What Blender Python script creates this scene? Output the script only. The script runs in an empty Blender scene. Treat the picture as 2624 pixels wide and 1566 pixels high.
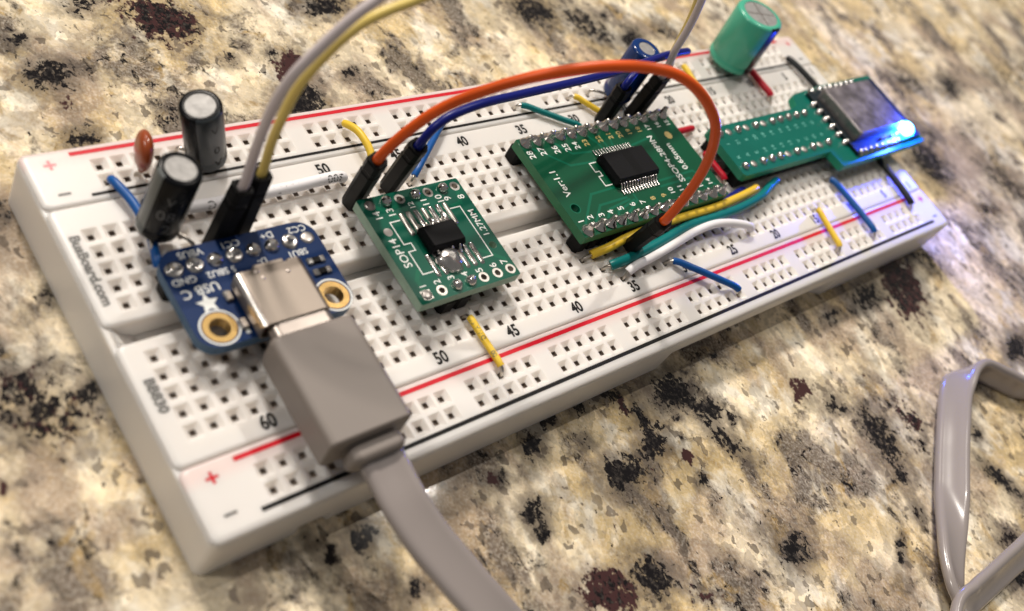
import bpy, math, random
from mathutils import Vector, Matrix, noise as mnoise
import numpy as np

random.seed(7)
S = 0.001                      # everything below is written in millimetres
SC = bpy.context.scene
COL = SC.collection

# ------------------------------------------------------------------ camera
cam_d = bpy.data.cameras.new('camera')
cam = bpy.data.objects.new('camera', cam_d)
COL.objects.link(cam)
EYE = Vector((-118.098, -54.505, 110.331))
RX = Vector((0.73777, -0.52773, 0.42091))
cam_d.sensor_width = 36.0
cam_d.lens = 35.13
cam_d.clip_start = 0.005
cam_d.clip_end = 10.0
cam_d.dof.use_dof = True
cam_d.dof.focus_distance = 0.150
cam_d.dof.aperture_fstop = 19.0
cam_d.dof.aperture_blades = 0

def rodrigues(w):
    w = Vector(w); th = w.length
    return Matrix.Rotation(th, 3, w / th)

Rcv = rodrigues((2.47400212, -0.597427481, 0.793484540))     # world -> view (x right, y down, z forward)
Rwc = Rcv.transposed()
xa, ya, za = Rwc.col[0], Rwc.col[1], Rwc.col[2]
cm = Matrix((( xa.x, -ya.x, -za.x), (xa.y, -ya.y, -za.y), (xa.z, -ya.z, -za.z))).to_4x4()
cm.translation = EYE * S
cam.matrix_world = cm
SC.camera = cam

# ------------------------------------------------------------------ room light
world = bpy.data.worlds.new('World')
SC.world = world
world.use_nodes = True
bg = world.node_tree.nodes['Background']
bg.inputs['Color'].default_value = (1.0, 0.95, 0.90, 1)
bg.inputs['Strength'].default_value = 0.19

def area_lamp(name, pos, size, watts, colour, target=(0, 0, 8)):
    d = bpy.data.lights.new(name, 'AREA')
    d.shape = 'DISK'; d.size = size * S; d.energy = watts; d.color = colour
    o = bpy.data.objects.new(name, d); COL.objects.link(o)
    p = Vector(pos) * S
    o.location = p
    o.rotation_euler = (Vector(target) * S - p).to_track_quat('-Z', 'Y').to_euler()
    return o

area_lamp('ceiling_lamp_back', (120, 1100, 1300), 190, 31, (1.0, 0.91, 0.81))
area_lamp('ceiling_lamp_left', (-1000, 500, 1350), 250, 10, (1.0, 0.93, 0.84))

area_lamp('ceiling_lamp_front', (698, 292, 1300), 22, 6.5, (1.0, 0.93, 0.84))

SC.view_settings.view_transform = 'Standard'
SC.view_settings.look = 'None'
SC.view_settings.exposure = -0.20
SC.view_settings.gamma = 1.0
SC.render.engine = 'CYCLES'
SC.cycles.use_denoising = True
SC.cycles.max_bounces = 8
SC.cycles.sample_clamp_indirect = 6.0

# ------------------------------------------------------------------ helpers
ORG = {}                      # object name -> world origin (mm) of its frame

def tag(o, label=None, cat=None, group=None, kind=None):
    if label: o['label'] = label
    if cat: o['category'] = cat
    if group: o['group'] = group
    if kind: o['kind'] = kind
    return o

def thing(name, loc, label, cat, group=None):
    o = bpy.data.objects.new(name, None)
    COL.objects.link(o)
    o.empty_display_size = 0.002
    o.location = Vector(loc) * S
    ORG[o.name] = Vector(loc)
    return tag(o, label, cat, group)

class MB:
    """collects faces in world millimetres, becomes one mesh object"""
    def __init__(self):
        self.v = []; self.f = []; self.m = []; self.s = []
    def add(self, verts, faces, mat=0, smooth=False):
        b = len(self.v)
        self.v += [tuple(p) for p in verts]
        for f in faces:
            self.f.append(tuple(b + i for i in f)); self.m.append(mat); self.s.append(smooth)
        return self
    def quad(self, a, b, c, d, mat=0):
        return self.add([a, b, c, d], [(0, 1, 2, 3)], mat)
    def box(self, x0, x1, y0, y1, z0, z1, mat=0, bev=0.0):
        if bev <= 0:
            v = [(x0,y0,z0),(x1,y0,z0),(x1,y1,z0),(x0,y1,z0),(x0,y0,z1),(x1,y0,z1),(x1,y1,z1),(x0,y1,z1)]
            return self.add(v, [(3,2,1,0),(4,5,6,7),(0,1,5,4),(1,2,6,5),(2,3,7,6),(3,0,4,7)], mat)
        b = bev
        loops = []
        for (i, z) in ((b, z0), (0, z0 + b), (0, z1 - b), (b, z1)):
            loops.append(rrect(x0 + i, x1 - i, y0 + i, y1 - i, max(b - i, 0.02) if i else b, 2, z))
        return self.loft(loops, mat, cap=True)
    def loft(self, loops, mat=0, cap=True, smooth=False, closed=True):
        n = len(loops[0]); vs = []; fs = []
        for l in loops: vs += l
        for k in range(len(loops) - 1):
            for i in range(n if closed else n - 1):
                j = (i + 1) % n
                fs.append((k*n+i, k*n+j, (k+1)*n+j, (k+1)*n+i))
        self.add(vs, fs, mat, smooth)
        if cap:
            self.add(loops[0], [tuple(range(n - 1, -1, -1))], mat)
            self.add(loops[-1], [tuple(range(n))], mat)
        return self
    def mesh(self, name, mats, org=(0, 0, 0)):
        me = bpy.data.meshes.new(name)
        o = Vector(org)
        me.from_pydata([((p[0]-o[0])*S, (p[1]-o[1])*S, (p[2]-o[2])*S) for p in self.v], [], self.f)
        for m in mats: me.materials.append(m)
        me.polygons.foreach_set('material_index', self.m)
        me.polygons.foreach_set('use_smooth', self.s)
        me.update()
        return me
    def build(self, name, mats, parent=None, loc=None):
        if not isinstance(mats, (list, tuple)): mats = [mats]
        if parent is not None: org = ORG[parent.name]
        else: org = Vector(loc) if loc is not None else Vector((0, 0, 0))
        me = self.mesh(name, mats, org)
        ob = bpy.data.objects.new(name, me)
        COL.objects.link(ob)
        if parent is not None: ob.parent = parent
        else: ob.location = org * S
        ORG[ob.name] = org
        return ob

def copies(name, mesh, parent, places):
    """alike pieces sharing one mesh; places = (x, y, z, rotz, scale)"""
    out = []
    org = ORG[parent.name]
    for (x, y, z, rz, sc) in places:
        o = bpy.data.objects.new(name, mesh); COL.objects.link(o)
        o.parent = parent
        o.location = (Vector((x, y, z)) - org) * S
        o.rotation_euler = (0, 0, rz)
        o.scale = (sc, sc, sc) if not isinstance(sc, tuple) else sc
        out.append(o)
    return out

def rrect(x0, x1, y0, y1, r, n, z):
    pts = []
    for (cx, cy, a0) in ((x1-r, y1-r, 0), (x0+r, y1-r, 90), (x0+r, y0+r, 180), (x1-r, y0+r, 270)):
        for k in range(n + 1):
            a = math.radians(a0 + 90.0 * k / n)
            pts.append((cx + r*math.cos(a), cy + r*math.sin(a), z))
    return pts

def catmull(pts, n=8):
    P = [Vector(p) for p in pts]
    if len(P) < 3: return P
    E = [P[0]*2 - P[1]] + P + [P[-1]*2 - P[-2]]
    out = []
    for i in range(1, len(E) - 2):
        p0, p1, p2, p3 = E[i-1], E[i], E[i+1], E[i+2]
        d1 = max((p2-p1).length, 1e-4) ** 0.5; d0 = max((p1-p0).length, 1e-4) ** 0.5; d2 = max((p3-p2).length, 1e-4) ** 0.5
        m1 = (p1-p0)/d0 - (p2-p0)/(d0+d1) + (p2-p1)/d1
        m2 = (p2-p1)/d1 - (p3-p1)/(d1+d2) + (p3-p2)/d2
        m1 *= d1; m2 *= d1
        for k in range(n):
            t = k / n; t2 = t*t; t3 = t2*t
            out.append(p1*(2*t3-3*t2+1) + m1*(t3-2*t2+t) + p2*(-2*t3+3*t2) + m2*(t3-t2))
    out.append(P[-1])
    return out

def frames(path):
    """parallel transported frames along a path"""
    P = path; n = len(P); T = []
    for i in range(n):
        a = P[max(i-1, 0)]; b = P[min(i+1, n-1)]
        t = (b - a); T.append(t.normalized() if t.length > 1e-9 else Vector((0, 0, 1)))
    ref = Vector((0, 0, 1)) if abs(T[0].z) < 0.9 else Vector((1, 0, 0))
    N = [(ref - T[0]*ref.dot(T[0])).normalized()]
    for i in range(1, n):
        v = N[-1] - T[i]*N[-1].dot(T[i])
        N.append(v.normalized())
    return T, N

def tube(mb, path, r, seg=12, mat=0, cap=True, hollow=0.0):
    T, N = frames(path)
    loops = []
    for p, t, n in zip(path, T, N):
        b = t.cross(n)
        loops.append([tuple(p + (n*math.cos(2*math.pi*k/seg) + b*math.sin(2*math.pi*k/seg))*r) for k in range(seg)])
    mb.loft(loops, mat, cap=False, smooth=True)
    if cap:
        mb.add(loops[0], [tuple(range(seg-1, -1, -1))], mat)
        mb.add(loops[-1], [tuple(range(seg))], mat)
    return mb

def lathe(mb, prof, axis0, axis, seg=40, mat=0, a0=0.0, a1=2*math.pi, ref=None, smooth=True):
    """prof = (radius, height) list along the axis"""
    ax = Vector(axis).normalized(); o = Vector(axis0)
    if ref is None: ref = Vector((1, 0, 0)) if abs(ax.x) < 0.8 else Vector((0, 1, 0))
    u = (Vector(ref) - ax*Vector(ref).dot(ax)).normalized(); w = ax.cross(u)
    full = abs(a1 - a0 - 2*math.pi) < 1e-6
    ns = seg if full else seg + 1
    loops = []
    for (r, h) in prof:
        loops.append([tuple(o + ax*h + (u*math.cos(a0+(a1-a0)*k/seg) + w*math.sin(a0+(a1-a0)*k/seg))*r) for k in range(ns)])
    mb.loft(loops, mat, cap=False, smooth=smooth, closed=full)
    return mb

def disc(mb, o, axis, r, seg=32, mat=0, ref=None):
    ax = Vector(axis).normalized()
    if ref is None: ref = Vector((1, 0, 0)) if abs(ax.x) < 0.8 else Vector((0, 1, 0))
    u = (ref - ax*ref.dot(ax)).normalized(); w = ax.cross(u)
    mb.add([tuple(Vector(o) + (u*math.cos(2*math.pi*k/seg) + w*math.sin(2*math.pi*k/seg))*r) for k in range(seg)], [tuple(range(seg))], mat)
    return mb

_text_cache = {}
def text_geo(s, size, bold=0.0):
    key = (s, size, bold)
    if key in _text_cache: return _text_cache[key]
    cu = bpy.data.curves.new('t', 'FONT'); cu.body = s; cu.size = size
    cu.align_x = 'CENTER'; cu.align_y = 'CENTER'; cu.resolution_u = 3; cu.offset = bold
    ob = bpy.data.objects.new('t', cu); COL.objects.link(ob)
    dg = bpy.context.evaluated_depsgraph_get()
    me = bpy.data.meshes.new_from_object(ob.evaluated_get(dg))
    v = [(p.co.x, p.co.y) for p in me.vertices]; f = [tuple(p.vertices) for p in me.polygons]
    if v:
        ymid = (max(p[1] for p in v) + min(p[1] for p in v)) / 2
        v = [(a, b - ymid) for a, b in v]
    bpy.data.objects.remove(ob); bpy.data.curves.remove(cu); bpy.data.meshes.remove(me)
    _text_cache[key] = (v, f)
    return v, f

def text(mb, s, size, pos, d, up, mat=0, sx=1.0, bold=0.0):
    v, f = text_geo(s, size, bold)
    p = Vector(pos); d = Vector(d); up = Vector(up)
    mb.add([tuple(p + d*a*sx + up*b) for a, b in v], f, mat)
    return mb

def wrap_text(mb, s, size, base, axis, radius, along, around, mat=0, ref=(1, 0, 0), flip=1, bold=0.0, ring=False):
    """text on a cylinder; reads along the axis (or round it when ring)"""
    v, f = text_geo(s, size, bold)
    ax = Vector(axis).normalized(); ref = Vector(ref)
    u = (ref - ax*ref.dot(ax)).normalized(); w = ax.cross(u)
    out = []
    for a, b in v:
        if ring: h, an = along + b*flip, around + a*flip/radius
        else: h, an = along + a*flip, around + b*flip/radius
        out.append(tuple(Vector(base) + ax*h + (u*math.cos(an) + w*math.sin(an))*radius))
    mb.add(out, f, mat)
    return mb

def plate(name, outline, holes, z0, z1, mats, parent):
    """flat board cut from an outline with holes; mats = face, edge"""
    cu = bpy.data.curves.new('p', 'CURVE'); cu.dimensions = '2D'; cu.fill_mode = 'BOTH'
    cu.extrude = (z1 - z0) / 2
    for loop in [outline] + holes:
        sp = cu.splines.new('POLY'); sp.points.add(len(loop) - 1)
        for pt, q in zip(sp.points, loop): pt.co = (q[0], q[1], 0, 1)
        sp.use_cyclic_u = True
    ob = bpy.data.objects.new('p', cu); COL.objects.link(ob)
    dg = bpy.context.evaluated_depsgraph_get()
    me = bpy.data.meshes.new_from_object(ob.evaluated_get(dg))
    mb = MB()
    vs = [(p.co.x, p.co.y, p.co.z + (z0 + z1)/2) for p in me.vertices]
    mb.v = vs
    for p in me.polygons:
        mb.f.append(tuple(p.vertices)); mb.m.append(0 if abs(p.normal.z) > 0.5 else 1); mb.s.append(False)
    bpy.data.objects.remove(ob); bpy.data.curves.remove(cu); bpy.data.meshes.remove(me)
    return mb.build(name, mats, parent)

def ring_pts(cx, cy, r, n=24):
    return [(cx + r*math.cos(2*math.pi*k/n), cy + r*math.sin(2*math.pi*k/n)) for k in range(n)]

def annulus(mb, cx, cy, z, r0, r1, mat=0, n=28):
    vs = [(cx+r0*math.cos(2*math.pi*k/n), cy+r0*math.sin(2*math.pi*k/n), z) for k in range(n)]
    vs += [(cx+r1*math.cos(2*math.pi*k/n), cy+r1*math.sin(2*math.pi*k/n), z) for k in range(n)]
    mb.add(vs, [(k, (k+1) % n, n+(k+1) % n, n+k) for k in range(n)][::1], mat)
    return mb

def strip(mb, pts, w, z, mat=0):
    """flat line of width w along 2D points"""
    for (a, b) in zip(pts[:-1], pts[1:]):
        d = Vector((b[0]-a[0], b[1]-a[1])); L = d.length
        if L < 1e-6: continue
        d /= L; n = Vector((-d.y, d.x)) * w/2; e = d * w/2
        q = [Vector(a[:2]) - e - n, Vector(b[:2]) + e - n, Vector(b[:2]) + e + n, Vector(a[:2]) - e + n]
        mb.add([(p.x, p.y, z) for p in q], [(0, 1, 2, 3)], mat)
        z += 0.0015
    return mb

# ------------------------------------------------------------------ materials
def new_mat(name):
    m = bpy.data.materials.new(name); m.use_nodes = True
    return m, m.node_tree, m.node_tree.nodes['Principled BSDF']

def mat(name, col, rough=0.5, metal=0.0, spec=0.5, coat=0.0, var=0.0, vscale=2.0, bump=0.0, bscale=6.0, sss=0.0, sssr=(1, 1, 1), rvar=0.0):
    m, nt, b = new_mat(name)
    b.inputs['Base Color'].default_value = (*col, 1)
    b.inputs['Roughness'].default_value = rough
    b.inputs['Metallic'].default_value = metal
    b.inputs['Specular IOR Level'].default_value = spec
    b.inputs['Coat Weight'].default_value = coat
    b.inputs['Coat Roughness'].default_value = 0.12
    if sss > 0:
        b.subsurface_method = 'BURLEY'
        b.inputs['Subsurface Weight'].default_value = sss
        b.inputs['Subsurface Radius'].default_value = sssr
        b.inputs['Subsurface Scale'].default_value = 0.001
    tc = nt.nodes.new('ShaderNodeTexCoord')
    if var > 0 or rvar > 0:
        n = nt.nodes.new('ShaderNodeTexNoise'); n.inputs['Scale'].default_value = vscale*1000/10
        n.inputs['Detail'].default_value = 5
        nt.links.new(tc.outputs['Object'], n.inputs['Vector'])
        if var > 0:
            mx = nt.nodes.new('ShaderNodeMix'); mx.data_type = 'RGBA'
            mx.inputs[6].default_value = (*[c*(1-var) for c in col], 1)
            mx.inputs[7].default_value = (*[min(c*(1+var), 1) for c in col], 1)
            nt.links.new(n.outputs['Fac'], mx.inputs[0]); nt.links.new(mx.outputs[2], b.inputs['Base Color'])
        if rvar > 0:
            mr = nt.nodes.new('ShaderNodeMapRange'); mr.inputs[1].default_value = 0.3; mr.inputs[2].default_value = 0.7
            mr.inputs[3].default_value = max(rough-rvar, 0.03); mr.inputs[4].default_value = rough+rvar
            nt.links.new(n.outputs['Fac'], mr.inputs[0]); nt.links.new(mr.outputs[0], b.inputs['Roughness'])
    if bump > 0:
        n2 = nt.nodes.new('ShaderNodeTexNoise'); n2.inputs['Scale'].default_value = bscale*1000/10; n2.inputs['Detail'].default_value = 4
        nt.links.new(tc.outputs['Object'], n2.inputs['Vector'])
        bp = nt.nodes.new('ShaderNodeBump'); bp.inputs['Strength'].default_value = bump; bp.inputs['Distance'].default_value = 0.0001
        nt.links.new(n2.outputs['Fac'], bp.inputs['Height']); nt.links.new(bp.outputs[0], b.inputs['Normal'])
    return m

WHITE = (0.70, 0.672, 0.645)
M = {}
M['abs'] = mat('white_plastic', WHITE, 0.36, var=0.03, vscale=1.0, bump=0.10, bscale=14, sss=0.9, sssr=(1.9, 1.6, 1.3))
M['base'] = mat('white_plastic_body', (0.79, 0.755, 0.715), 0.42, var=0.04, vscale=0.6, bump=0.12, bscale=10, sss=0.9, sssr=(1.9, 1.6, 1.3))
M['contact'] = mat('shaded_contact_metal', (0.21, 0.165, 0.135), 0.55, metal=0.3, var=0.3, vscale=3)  # contacts and shaft walls, colour darkened for the shade inside the holes
M['black_ink'] = mat('black_ink', (0.009, 0.0085, 0.0085), 0.5, spec=0.15)
M['grey_ink'] = mat('worn_grey_ink', (0.10, 0.098, 0.095), 0.5, var=0.6, vscale=14)
M['red_ink'] = mat('red_ink', (0.58, 0.008, 0.022), 0.45, spec=0.2, var=0.08, vscale=6)
M['pink_ink'] = mat('worn_pink_ink', (0.72, 0.20, 0.22), 0.45, var=0.25, vscale=12)
M['green'] = mat('green_solder_mask', (0.001, 0.088, 0.054), 0.32, spec=0.25, var=0.10, vscale=2.5, bump=0.05, bscale=8)
M['green2'] = mat('deep_green_solder_mask', (0.001, 0.072, 0.032), 0.32, spec=0.25, var=0.10, vscale=2.5, bump=0.05, bscale=8)
M['trace'] = mat('trace_under_mask', (0.003, 0.120, 0.066), 0.30, spec=0.25)
M['teal'] = mat('teal_solder_mask', (0.002, 0.125, 0.095), 0.32, spec=0.25, var=0.08, vscale=2, bump=0.04, bscale=8)
M['edge_g'] = mat('green_board_edge', (0.30, 0.42, 0.33), 0.7, var=0.25, vscale=9)
M['edge_g2'] = mat('dark_green_board_edge', (0.020, 0.16, 0.065), 0.55, var=0.2, vscale=9)
M['edge_t'] = mat('teal_board_edge', (0.010, 0.26, 0.15), 0.5, var=0.15, vscale=9)
M['blue_pcb'] = mat('blue_solder_mask', (0.001, 0.020, 0.092), 0.32, spec=0.25, var=0.12, vscale=2.5, bump=0.05, bscale=8)
M['edge_b'] = mat('blue_board_edge', (0.045, 0.11, 0.20), 0.6, var=0.2, vscale=9)
M['silk'] = mat('white_silkscreen', (0.78, 0.80, 0.78), 0.6)
M['silk_faint'] = mat('faint_silkscreen', (0.16, 0.50, 0.44), 0.6)
M['silk_gold'] = mat('stained_silkscreen', (0.60, 0.45, 0.16), 0.5, var=0.4, vscale=12)
M['solder'] = mat('solder', (0.66, 0.64, 0.62), 0.20, metal=1.0, var=0.12, vscale=8, bump=0.35, bscale=9, rvar=0.10)
M['solder_dull'] = mat('dull_solder', (0.46, 0.43, 0.41), 0.38, metal=0.9, var=0.2, vscale=8, bump=0.35, bscale=12)
M['tin'] = mat('tinned_copper', (0.58, 0.55, 0.51), 0.33, metal=1.0, bump=0.15, bscale=10)
M['gold'] = mat('gold_plating', (0.83, 0.56, 0.22), 0.24, metal=1.0, bump=0.12, bscale=10)
M['lead'] = mat('lead_wire', (0.55, 0.51, 0.46), 0.28, metal=1.0, var=0.2, vscale=6)
M['alu'] = mat('aluminium_can', (0.33, 0.325, 0.32), 0.62, metal=0.75, bump=0.9, bscale=9, var=0.40, vscale=9)
M['steel'] = mat('usb_shell_steel', (0.29, 0.25, 0.215), 0.43, metal=1.0, bump=0.08, bscale=30)
M['glint_steel'] = mat('glint_steel', (0.78, 0.75, 0.72), 0.25, metal=1.0)
M['plug_steel'] = mat('plug_steel', (0.52, 0.46, 0.42), 0.34, metal=1.0, bump=0.05, bscale=16)
M['black'] = mat('black_plastic', (0.006, 0.006, 0.0065), 0.45, spec=0.10, bump=0.10, bscale=9)
M['chip'] = mat('chip_epoxy', (0.006, 0.006, 0.007), 0.5, spec=0.12, bump=0.30, bscale=40)
M['sleeve'] = mat('black_sleeve', (0.005, 0.0055, 0.007), 0.26, spec=0.12, coat=0.0, bump=0.10, bscale=3)
M['sleeve_grey'] = mat('grey_stripe', (0.032, 0.040, 0.047), 0.30, coat=0.0, bump=0.10, bscale=3)
M['sleeve_pale'] = mat('pale_grey_stripe', (0.13, 0.142, 0.142), 0.34, spec=0.25, coat=0.0, bump=0.10, bscale=3)
M['sleeve_print'] = mat('sleeve_print', (0.075, 0.08, 0.085), 0.4)
M['sleeve_blue'] = mat('blue_sleeve', (0.002, 0.030, 0.15), 0.16, spec=0.4, coat=0.15, bump=0.10, bscale=3)
M['sleeve_green'] = mat('sea_green_sleeve', (0.07, 0.42, 0.285), 0.26, spec=0.35, coat=0.1, bump=0.08, bscale=3)
M['rubber'] = mat('rubber_seal', (0.02, 0.02, 0.02), 0.6)
M['ceramic'] = mat('orange_ceramic', (0.29, 0.052, 0.009), 0.30, coat=0.3, var=0.15, vscale=4)
M['cable'] = mat('grey_cable', (0.295, 0.262, 0.252), 0.24, coat=0.35, bump=0.10, bscale=3, var=0.04, vscale=1)
M['overmold'] = mat('grey_overmold', (0.225, 0.196, 0.178), 0.46, spec=0.4, bump=0.20, bscale=40, var=0.03, vscale=1)
M['shield'] = mat('module_shield', (0.30, 0.27, 0.27), 0.42, metal=0.85, var=0.45, vscale=3.5, bump=0.5, bscale=6, rvar=0.12)
M['module'] = mat('module_board', (0.006, 0.014, 0.020), 0.4, spec=0.3)
def pvc(name, col, rough=0.34):
    M[name] = mat('pvc_' + name, col, rough, spec=0.26, var=0.06, vscale=1.5, bump=0.12, bscale=5)
pvc('w_yellow', (0.78, 0.53, 0.045)); pvc('w_blue', (0.006, 0.085, 0.32)); pvc('w_navy', (0.004, 0.010, 0.16))
pvc('w_orange', (0.72, 0.098, 0.012)); pvc('w_teal', (0.004, 0.165, 0.165)); pvc('w_white', (0.84, 0.825, 0.85))
pvc('w_red', (0.50, 0.012, 0.030)); pvc('w_black', (0.014, 0.016, 0.018)); pvc('w_pink', (0.60, 0.535, 0.545)); pvc('w_yellow2', (0.70, 0.55, 0.16))

def emit_mat(name, col, strength):
    m, nt, b = new_mat(name)
    b.inputs['Base Color'].default_value = (0.5, 0.6, 0.9, 1)
    b.inputs['Emission Color'].default_value = (*col, 1)
    b.inputs['Emission Strength'].default_value = strength
    return m
M['led'] = emit_mat('lit_blue_led', (0.010, 0.22, 1.0), 200.0)
M['led_body'] = mat('led_body', (0.55, 0.6, 0.7), 0.4)

# power rails: pink light scattered beside the red line is painted into the colour
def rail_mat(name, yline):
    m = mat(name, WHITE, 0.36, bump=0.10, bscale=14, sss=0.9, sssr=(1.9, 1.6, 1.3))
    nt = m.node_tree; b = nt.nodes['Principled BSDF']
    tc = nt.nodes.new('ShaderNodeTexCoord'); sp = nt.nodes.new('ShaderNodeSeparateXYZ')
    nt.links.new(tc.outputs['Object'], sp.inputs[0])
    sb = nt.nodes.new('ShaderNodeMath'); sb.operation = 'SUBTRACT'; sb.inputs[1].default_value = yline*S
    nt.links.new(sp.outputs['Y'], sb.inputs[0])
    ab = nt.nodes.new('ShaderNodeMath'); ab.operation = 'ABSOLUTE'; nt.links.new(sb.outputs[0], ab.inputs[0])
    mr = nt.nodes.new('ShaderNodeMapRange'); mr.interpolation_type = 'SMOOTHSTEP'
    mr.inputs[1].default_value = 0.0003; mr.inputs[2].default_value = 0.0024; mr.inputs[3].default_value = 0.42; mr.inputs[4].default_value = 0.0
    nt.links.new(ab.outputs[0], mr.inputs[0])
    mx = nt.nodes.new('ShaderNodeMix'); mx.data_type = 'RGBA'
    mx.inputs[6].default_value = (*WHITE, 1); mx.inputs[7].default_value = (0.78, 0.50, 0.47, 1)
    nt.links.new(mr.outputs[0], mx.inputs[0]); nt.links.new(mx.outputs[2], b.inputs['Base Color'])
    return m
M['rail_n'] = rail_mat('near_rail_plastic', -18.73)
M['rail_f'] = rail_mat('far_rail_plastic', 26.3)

# ------------------------------------------------------------------ granite worktop
# (x, y, rx, ry, rot, black, burgundy) mineral clusters, mm on the slab
BLOTCH = [
    (-72.1,54.3,1.2,0.9,0.88,0.80,0.00), (-70.3,47.3,2.8,2.2,-2.88,0.75,0.00), (-60.8,60.2,2.1,1.3,-3.07,0.70,0.30), (-49.9,56.5,5.1,3.7,2.46,0.55,0.80), (-34.0,43.6,3.0,1.8,0.86,0.20,1.00), (-35.4,36.2,3.5,2.5,0.63,0.90,0.20), (-20.6,56.0,3.4,2.1,-2.95,0.80,0.40), (-24.1,40.3,1.4,1.0,-2.72,0.90,0.00), (-70.8,35.1,1.9,1.5,0.86,0.80,0.00), (-69.3,41.7,1.4,0.9,1.04,0.20,0.70), (-57.5,36.2,2.1,1.5,1.03,0.60,0.40), (-70.3,45.9,1.6,1.0,2.75,0.70,0.00), (25.5,50.3,4.3,3.2,3.10,0.80,0.20), (37.0,44.8,5.6,2.8,2.29,0.70,0.10), (45.9,39.5,2.9,1.6,-2.81,0.90,0.00), (57.1,40.5,2.3,1.5,0.20,0.60,0.00), (131.5,13.8,4.4,3.3,2.37,0.60,0.20), (148.2,9.5,4.3,2.1,0.21,0.70,0.00), (187.5,9.1,13.0,5.6,0.14,0.40,0.20), (118.3,-3.8,3.7,2.5,2.81,0.50,0.00), (110.6,-9.0,5.3,4.6,1.52,0.80,0.20), (138.5,-5.1,5.6,2.3,-3.03,0.40,0.00), (138.6,-14.1,5.4,2.7,3.12,0.40,0.00), (134.2,-22.0,6.0,4.1,2.02,0.60,0.00), (116.6,-26.6,4.6,3.3,0.18,0.50,0.30), (67.2,-32.4,6.7,4.4,-2.29,0.60,0.90), (54.6,-31.5,3.6,1.9,-2.98,0.90,0.00), (80.1,-28.6,4.8,2.4,2.38,0.60,0.00), (41.3,-31.8,2.4,1.3,-3.14,0.70,0.00), (-5.0,-31.6,3.0,2.2,3.00,1.00,0.10), (-1.1,-36.2,2.0,1.4,2.86,1.00,0.00), (2.0,-38.4,2.6,0.7,2.44,0.90,0.00), (-22.7,-27.8,1.0,0.7,3.00,1.00,0.00), (-15.6,-30.8,1.5,1.2,1.62,0.50,0.90), (-16.5,-27.5,1.6,1.0,3.00,0.80,0.00), (-13.5,-33.5,2.3,0.9,-1.83,1.00,0.00), (-14.3,-37.3,2.4,1.6,0.40,1.00,0.30), (-29.8,-27.9,1.7,0.7,-2.81,0.80,0.00), (-25.5,-32.7,1.1,0.9,2.48,0.80,0.00), (-34.0,-29.6,1.9,1.1,0.78,1.00,0.00), (-22.5,-39.1,3.0,2.0,3.00,1.00,0.00), (-1.2,-42.6,2.7,1.2,2.04,1.00,0.00), (-43.1,-31.6,0.6,0.5,0.49,0.00,1.10), (-40.0,-32.0,0.6,0.3,2.80,1.00,0.00), (-10.6,-45.6,0.9,0.6,0.56,1.00,0.00), (-9.7,-42.1,1.9,0.7,2.65,0.00,0.80), (-63.5,-31.1,1.4,1.2,0.34,1.00,0.00), (-60.4,-39.8,1.3,0.7,2.38,1.00,0.00), (-58.6,-38.8,0.6,0.4,0.91,1.00,0.00), (-44.2,-36.5,0.6,0.5,-2.97,1.00,0.00), (-43.7,-34.8,0.7,0.4,0.86,0.90,0.00), (-39.9,-38.1,1.6,1.3,0.42,0.90,0.00), (-40.4,-41.2,0.9,0.7,-3.04,0.90,0.00), (-48.5,-43.3,1.1,0.5,0.90,0.70,0.00), (-36.3,-52.0,3.4,2.4,2.65,0.50,0.90), (-28.6,-53.3,2.7,2.0,2.51,0.90,0.40), (-23.2,-58.5,1.8,1.1,2.89,0.50,0.50), (-2.9,-61.2,2.7,1.8,-2.99,0.80,0.00), (-5.4,-56.5,1.2,0.6,2.89,0.90,0.00), (-19.5,-48.6,1.0,0.5,2.81,0.60,0.00), (20.8,-41.2,2.1,1.3,-2.92,0.10,1.00), (31.0,-54.6,4.2,2.8,-1.71,0.80,0.30), (26.1,-46.2,2.0,1.4,2.57,0.80,0.00), (54.6,-63.6,1.5,0.9,-2.40,1.00,0.00), (51.4,-72.1,3.6,1.1,1.97,1.00,0.00), (42.7,-80.8,2.8,1.2,2.89,0.80,0.00), (38.3,-85.4,2.4,1.2,0.23,0.80,0.00), (34.6,-81.9,1.1,0.5,2.92,0.90,0.00), (28.6,-62.2,1.9,1.0,2.97,0.90,0.00), (26.4,-67.6,1.4,0.9,-1.87,1.00,0.00), (38.8,-60.0,1.0,0.5,-2.91,1.00,0.00), (16.9,-70.7,2.3,0.6,0.61,0.90,0.00), (12.1,-74.9,1.3,0.6,2.85,0.90,0.00), (41.1,-54.2,2.8,2.3,1.63,0.50,0.60), (85.7,-55.0,3.6,1.7,-2.89,1.00,0.00), (57.6,-48.6,1.1,0.6,-3.05,0.80,0.00), (-90.1,-1.3,4.7,3.2,2.25,0.62,0.50), (-96.0,-9.9,0.7,0.6,2.08,0.00,1.10), (-68.9,-29.3,1.2,0.5,2.19,1.00,0.00), (-68.1,-31.1,1.3,1.0,2.19,0.90,0.30), (-83.6,-2.2,1.2,0.6,1.88,0.90,0.00), (-83.9,12.3,0.3,0.3,0.98,0.90,0.00), (-84.0,26.1,1.9,0.6,1.22,0.80,0.00), (-35.5,46.6,0.9,0.5,2.51,0.90,0.00), (-43.1,45.9,1.3,0.8,-2.99,0.70,0.20), (-46.0,53.0,1.2,0.8,2.48,0.50,0.30)
]
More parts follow.
